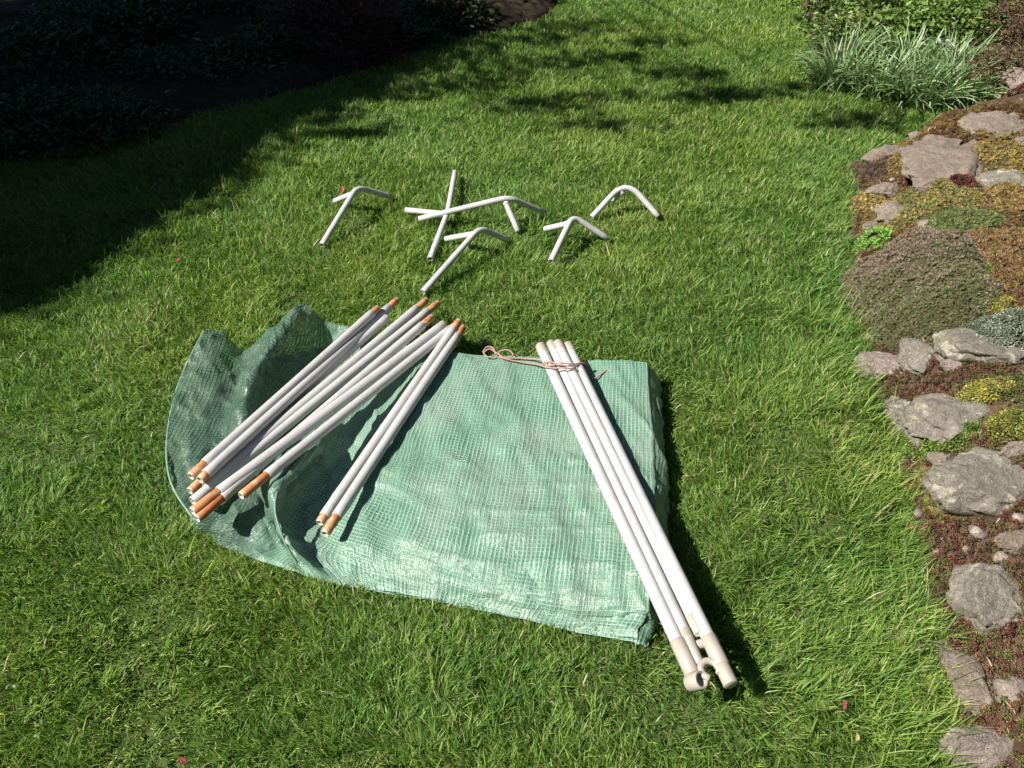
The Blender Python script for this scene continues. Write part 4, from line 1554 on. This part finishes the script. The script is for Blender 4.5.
# shaded bed, top left
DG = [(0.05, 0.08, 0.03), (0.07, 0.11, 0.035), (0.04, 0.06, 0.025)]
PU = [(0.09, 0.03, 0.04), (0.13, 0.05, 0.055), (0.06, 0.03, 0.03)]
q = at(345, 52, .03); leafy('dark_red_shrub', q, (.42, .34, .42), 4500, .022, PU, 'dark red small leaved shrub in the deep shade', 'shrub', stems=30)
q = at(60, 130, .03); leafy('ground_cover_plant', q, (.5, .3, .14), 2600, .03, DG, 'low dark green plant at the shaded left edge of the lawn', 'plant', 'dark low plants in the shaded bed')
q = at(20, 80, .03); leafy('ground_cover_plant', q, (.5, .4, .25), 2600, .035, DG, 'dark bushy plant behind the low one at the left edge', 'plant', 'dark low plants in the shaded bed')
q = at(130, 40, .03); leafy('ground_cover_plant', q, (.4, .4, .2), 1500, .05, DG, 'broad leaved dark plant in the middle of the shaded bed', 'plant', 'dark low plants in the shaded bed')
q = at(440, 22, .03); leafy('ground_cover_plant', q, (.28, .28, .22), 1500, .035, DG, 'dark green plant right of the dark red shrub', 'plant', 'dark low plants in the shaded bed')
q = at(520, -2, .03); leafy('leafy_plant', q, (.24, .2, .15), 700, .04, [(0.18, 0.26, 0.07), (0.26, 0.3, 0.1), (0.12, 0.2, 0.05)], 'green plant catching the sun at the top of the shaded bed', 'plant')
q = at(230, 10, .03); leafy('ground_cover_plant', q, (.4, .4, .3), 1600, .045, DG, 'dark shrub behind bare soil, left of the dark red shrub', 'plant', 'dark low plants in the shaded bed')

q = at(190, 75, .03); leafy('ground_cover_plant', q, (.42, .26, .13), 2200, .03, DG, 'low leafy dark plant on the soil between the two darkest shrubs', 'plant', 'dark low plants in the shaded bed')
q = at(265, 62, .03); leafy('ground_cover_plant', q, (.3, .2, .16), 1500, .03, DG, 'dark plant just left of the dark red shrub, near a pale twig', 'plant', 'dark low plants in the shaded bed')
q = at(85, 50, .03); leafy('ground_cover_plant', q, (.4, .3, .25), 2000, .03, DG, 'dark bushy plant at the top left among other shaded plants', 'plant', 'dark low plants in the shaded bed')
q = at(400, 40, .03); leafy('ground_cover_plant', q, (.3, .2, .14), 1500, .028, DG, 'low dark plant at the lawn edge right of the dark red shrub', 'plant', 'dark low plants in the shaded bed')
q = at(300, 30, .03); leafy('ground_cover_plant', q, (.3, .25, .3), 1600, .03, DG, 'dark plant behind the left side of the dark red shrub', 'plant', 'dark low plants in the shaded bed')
# litter and twigs on the bed
n0 = 500
X = RNG.uniform(-3.6, 1, n0)
Y = RNG.uniform(2.4, 6, n0)
k = Y > bed_edge(X)
X, Y = X[k], Y[k]
P = np.stack([X, Y, .08 + .05 * fbm(X * 8, Y * 8, 9)], 1)
V, Q, T, C = scatter(P, RNG.uniform(.02, .06, len(X)), RNG.random(len(X)) * 6.28, RNG.normal(0, .3, len(X)), RNG.normal(0, .3, len(X)), LV, LQ, LT, pick([(0.16, 0.12, 0.08), (0.10, 0.07, 0.05), (0.24, 0.19, 0.14)], len(X)))
o = fast_mesh('bed_litter', V, Q, T, [M_dry], col=C)
tag(o, 'dry leaves lying on the dark soil of the shaded bed', 'litter', kind='stuff')
for (a, b, lab) in (((214, 95), (232, 118), 'pale twig on the soil in front of the dark red shrub'), ((135, 84), (165, 80), 'thin pale curved twig on the dark soil further left'),
                    ((200, 60), (215, 30), 'dark twig standing among the shaded plants')):
    g = Geo()
    A, B = at(*a, .09), at(*b, .09)
    g.tube([A, (A + B) / 2 + Vector((.01, .02, .03)), B], [.004, .003, .002], 6)
    o = g.build('twig', M_bark)
    tag(o, lab, 'twig')

# fallen leaves and bits on the grass
FL = [(342, 186, .04, .05, (.42, .13, .09), 'curled red-brown leaf beside the furthest left connector'),
      (180, 258, .04, .03, (.32, .07, .08), 'small dark red petal near the shadow edge'),
      (843, 699, .045, .032, (.36, .10, .09), 'reddish leaf alone on the grass at lower right'),
      (856, 741, .04, .03, (.6, .5, .2), 'small yellow flower head near the lower right corner'),
      (910, 529, .03, .04, (.45, .2, .12), 'orange-brown leaf at the foot of the bank'),
      (796, 610, .04, .03, (.16, .1, .06), 'dark brown leaf scrap on the grass right of the tied tubes'),
      (186, 764, .02, .03, (.22, .04, .04), 'red leaf at the bottom edge of the lawn'),
      (447, 720, .04, .02, (.4, .3, .2), 'tiny tan scrap below the cover')]
for (px0, py0, z, s, colr, lab) in FL:
    q = at(px0, py0, z)
    V, Q, T, C = scatter(np.array([[q.x, q.y, q.z]]), np.array([s * .62]), np.array([random.random() * 6]), np.array([.3]), np.array([.3]), LV * np.array([1, 1.3, 2.2]), LQ, LT, np.array([colr]))
    o = fast_mesh('fallen_leaf', V, Q, T, [M_dry], col=C)
    tag(o, lab, 'leaf', 'fallen leaves on the lawn')


# ------------------------------------------------------------------ what casts the shade: hedge and trees left of the lawn
B0, B1 = at(0, 325, 0), at(450, 52, 0)
bd = Vector((B1.x - B0.x, B1.y - B0.y)).normalized()
nl = Vector((-bd.y, bd.x))                   # to the left


def leaf_slab(n, fpos, size, cols):
    P = fpos(n)
    V, Q, T, C = scatter(P, size * RNG.uniform(.6, 1.3, n), RNG.random(n) * 2 * PI, RNG.normal(0, .9, n), RNG.normal(0, .9, n), LV, LQ, LT, pick(cols, n))
    return V, Q, T, C


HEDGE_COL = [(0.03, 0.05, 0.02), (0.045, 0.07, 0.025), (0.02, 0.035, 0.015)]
HH = 3.2


def hedge_edge(s, h):
    """point at height h whose shadow meets the seen shade line at s metres along it"""
    b = Vector((B0.x, B0.y)) + bd * s
    return b + CAST * h


hd = empty('hedge', (hedge_edge(0, HH).x + nl.x, hedge_edge(0, HH).y + nl.y, 0))
tag(hd, 'tall dense evergreen hedge left of the lawn that throws the deep shade', 'hedge')
g = Geo()
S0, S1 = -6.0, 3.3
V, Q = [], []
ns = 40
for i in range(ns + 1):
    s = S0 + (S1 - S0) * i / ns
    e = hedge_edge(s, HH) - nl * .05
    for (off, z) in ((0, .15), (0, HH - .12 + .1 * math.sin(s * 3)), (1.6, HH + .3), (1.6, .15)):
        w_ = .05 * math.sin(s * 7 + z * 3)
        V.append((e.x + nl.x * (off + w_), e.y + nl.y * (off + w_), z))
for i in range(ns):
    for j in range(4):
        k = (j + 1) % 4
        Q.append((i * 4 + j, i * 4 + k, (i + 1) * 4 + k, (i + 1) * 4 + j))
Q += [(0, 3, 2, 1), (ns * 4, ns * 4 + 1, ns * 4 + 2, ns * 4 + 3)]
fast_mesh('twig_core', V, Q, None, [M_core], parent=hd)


def hpos(n):
    s = RNG.uniform(S0 - .1, S1 + .25, n)
    z = HH * RNG.random(n) ** .7
    off = RNG.uniform(-.20, .06, n) + .08 * (fbm(s * 5, z * 5, 301, 2) - .5) * 2
    top = RNG.random(n) < .3
    z = np.where(top, HH + RNG.uniform(-.12, .08, n), z)
    off = np.where(top, RNG.uniform(-.08, 1.6, n), off)
    e = np.array([[B0.x, B0.y]]) + np.array([list(bd)]) * s[:, None] + np.array([list(CAST)]) * HH + np.array([list(nl)]) * off[:, None]
    return np.stack([e[:, 0], e[:, 1], z], 1)


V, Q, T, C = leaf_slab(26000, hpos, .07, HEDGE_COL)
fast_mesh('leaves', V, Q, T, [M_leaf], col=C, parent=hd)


def tree(base, h, trunk_r, blobs, label, leafn=4000, size=.09, limbs=True):
    base = Vector(base)
    root = empty('garden_tree', base)
    tag(root, label, 'tree', 'trees beyond the shaded bed')
    g = Geo()
    top = base + Vector((0, 0, h))
    g.tube([base - Vector((0, 0, .1)), base + Vector((.03, .02, h * .4)), top], [trunk_r * 1.2, trunk_r, trunk_r * .5], 12)
    g.build('trunk', M_bark, root)
    g = Geo()
    Ps = []
    for (c, r, nn) in blobs:
        c = Vector(c)
        st = base + Vector((0, 0, min(h * .95, max(h * .45, c.z * .75))))
        midp = (st + c) / 2 + Vector((0, 0, .12))
        g.tube([st, midp, c], [trunk_r * .09, trunk_r * .06, .003], 8)
        v = RNG.normal(0, 1, (nn, 3))
        v /= np.linalg.norm(v, axis=1)[:, None]
        rr = RNG.random(nn) ** .45
        Ps.append(np.array(c)[None] + v * rr[:, None] * np.array(r)[None] * (.8 + .4 * RNG.random((nn, 1))))
    g.build('limbs', M_bark, root)
    P = np.concatenate(Ps)
    n = len(P)
    V, Q, T, C = scatter(P, size * RNG.uniform(.6, 1.3, n), RNG.random(n) * 6.28, RNG.normal(0, .6, n), RNG.normal(0, .6, n), LV, LQ, LT, pick(HEDGE_COL, n))
    fast_mesh('crown', V, Q, T, [M_leaf], col=C, parent=root)
    return root


# tree whose outer sprays dapple the far lawn
def spray(px, py, h, r, n):
    r = (r[0] * 1.5, r[1] * 1.4, r[2] * 1.3)
    n = int(n * 1.25)
    gpt = at(px, py, 0)
    c = Vector((gpt.x + CAST.x * h, gpt.y + CAST.y * h, h))
    return (c, r, n)


tb = at(330, -60, 0)
dap = [spray(400, 98, 3.0, (.16, .08, .08), 60), spray(470, 88, 3.1, (.2, .08, .1), 90), spray(510, 75, 3.1, (.25, .08, .1), 60), spray(545, 108, 3.0, (.22, .10, .1), 90),
       spray(575, 66, 3.2, (.35, .10, .1), 100), spray(560, 30, 3.2, (.45, .12, .12), 150), spray(612, 62, 3.2, (.2, .08, .1), 60), spray(605, 128, 3.0, (.2, .05, .08), 50), spray(665, 45, 3.2, (.2, .06, .08), 50),
       spray(695, 78, 3.1, (.14, .1, .1), 50), spray(740, 98, 3.1, (.2, .08, .1), 80), spray(705, 102, 3.1, (.1, .12, .1), 45), spray(795, 92, 3.2, (.15, .08, .1), 40), spray(862, 124, 3.0, (.2, .10, .1), 90),
       spray(640, 78, 3.2, (.2, .04, .08), 40), spray(368, 136, 3.0, (.12, .06, .08), 50), spray(500, 44, 3.1, (.4, .1, .1), 160), spray(630, 100, 3.1, (.3, .04, .06), 50), spray(400, 70, 3.1, (.3, .12, .1), 160), spray(450, 58, 3.1, (.3, .10, .1), 160)]
tree((tb.x - 1.0, tb.y + .3, 0), 3.4, .09, dap, 'tree beyond the shaded bed whose sprays dapple the far lawn', size=.075)
# big dense crowns standing behind the hedge
for i, (s, off, h) in enumerate(((-3.5, 1.8, 4.6), (-1.0, 1.9, 4.8), (1.4, 1.9, 5.0), (3.8, 1.6, 5.0))):
    e = hedge_edge(s, h) + nl * (off + .2)
    bl = []
    for k in range(9):
        c = Vector((e.x + random.uniform(-.9, .9) + nl.x * .3, e.y + random.uniform(-1.1, 1.1), random.uniform(h - 1.6, h + .3)))
        bl.append((c, (.7, .7, .55), 420))
    tree((e.x, e.y, 0), h - .5, .14, bl, ['tall tree behind the hedge nearest the viewer', 'second tall tree behind the hedge', 'third tall tree behind the hedge', 'tall tree behind the far end of the hedge'][i], size=.16)

# tall hedges added out of view to block sky light and deepen the shade
def sky_block_hedge(x0, y0, x1, y1, h, label):
    a, b = Vector((x0, y0)), Vector((x1, y1))
    d = (b - a).normalized()
    nn = Vector((-d.y, d.x))
    L_ = (b - a).length
    root = empty('hedge', ((x0 + x1) / 2, (y0 + y1) / 2, 0))
    tag(root, label, 'hedge')
    V, Q = [], []
    ns = 24
    for i in range(ns + 1):
        e = a + d * L_ * i / ns
        for (o_, z) in ((0, .1), (.1, h + .3 * math.sin(i * 1.7)), (1.3, h + .3 * math.sin(i * 1.3)), (1.4, .1)):
            V.append((e.x + nn.x * o_, e.y + nn.y * o_, z))
    for i in range(ns):
        for j in range(4):
            k = (j + 1) % 4
            Q.append((i * 4 + j, i * 4 + k, (i + 1) * 4 + k, (i + 1) * 4 + j))
    fast_mesh('twig_core', V, Q, None, [M_core], parent=root)
    n = 7000
    t = RNG.random(n) * L_
    z = RNG.random(n) * (h + .4)
    o_ = np.where(RNG.random(n) < .5, RNG.uniform(-.3, .1, n), RNG.uniform(1.2, 1.6, n))
    P = np.stack([a.x + d.x * t + nn.x * o_, a.y + d.y * t + nn.y * o_, z], 1)
    V, Q, T, C = scatter(P, RNG.uniform(.1, .2, n), RNG.random(n) * 6.28, RNG.normal(0, .9, n), RNG.normal(0, .9, n), LV, LQ, LT, pick([(.04, .07, .02), (.06, .1, .03)], n))
    fast_mesh('leaves', V, Q, T, [M_leaf], col=C, parent=root)


sky_block_hedge(5.2, 9, 5.2, -4.5, 5.0, 'added unseen hedge beyond the rockery bank, blocking sky light')
sky_block_hedge(5.0, -4.2, -6, -4.2, 4.5, 'added unseen hedge behind the viewer, blocking sky light')
sky_block_hedge(-5, 9.5, 5.4, 9.5, 6.0, 'added unseen hedge at the far end of the garden, blocking sky light')
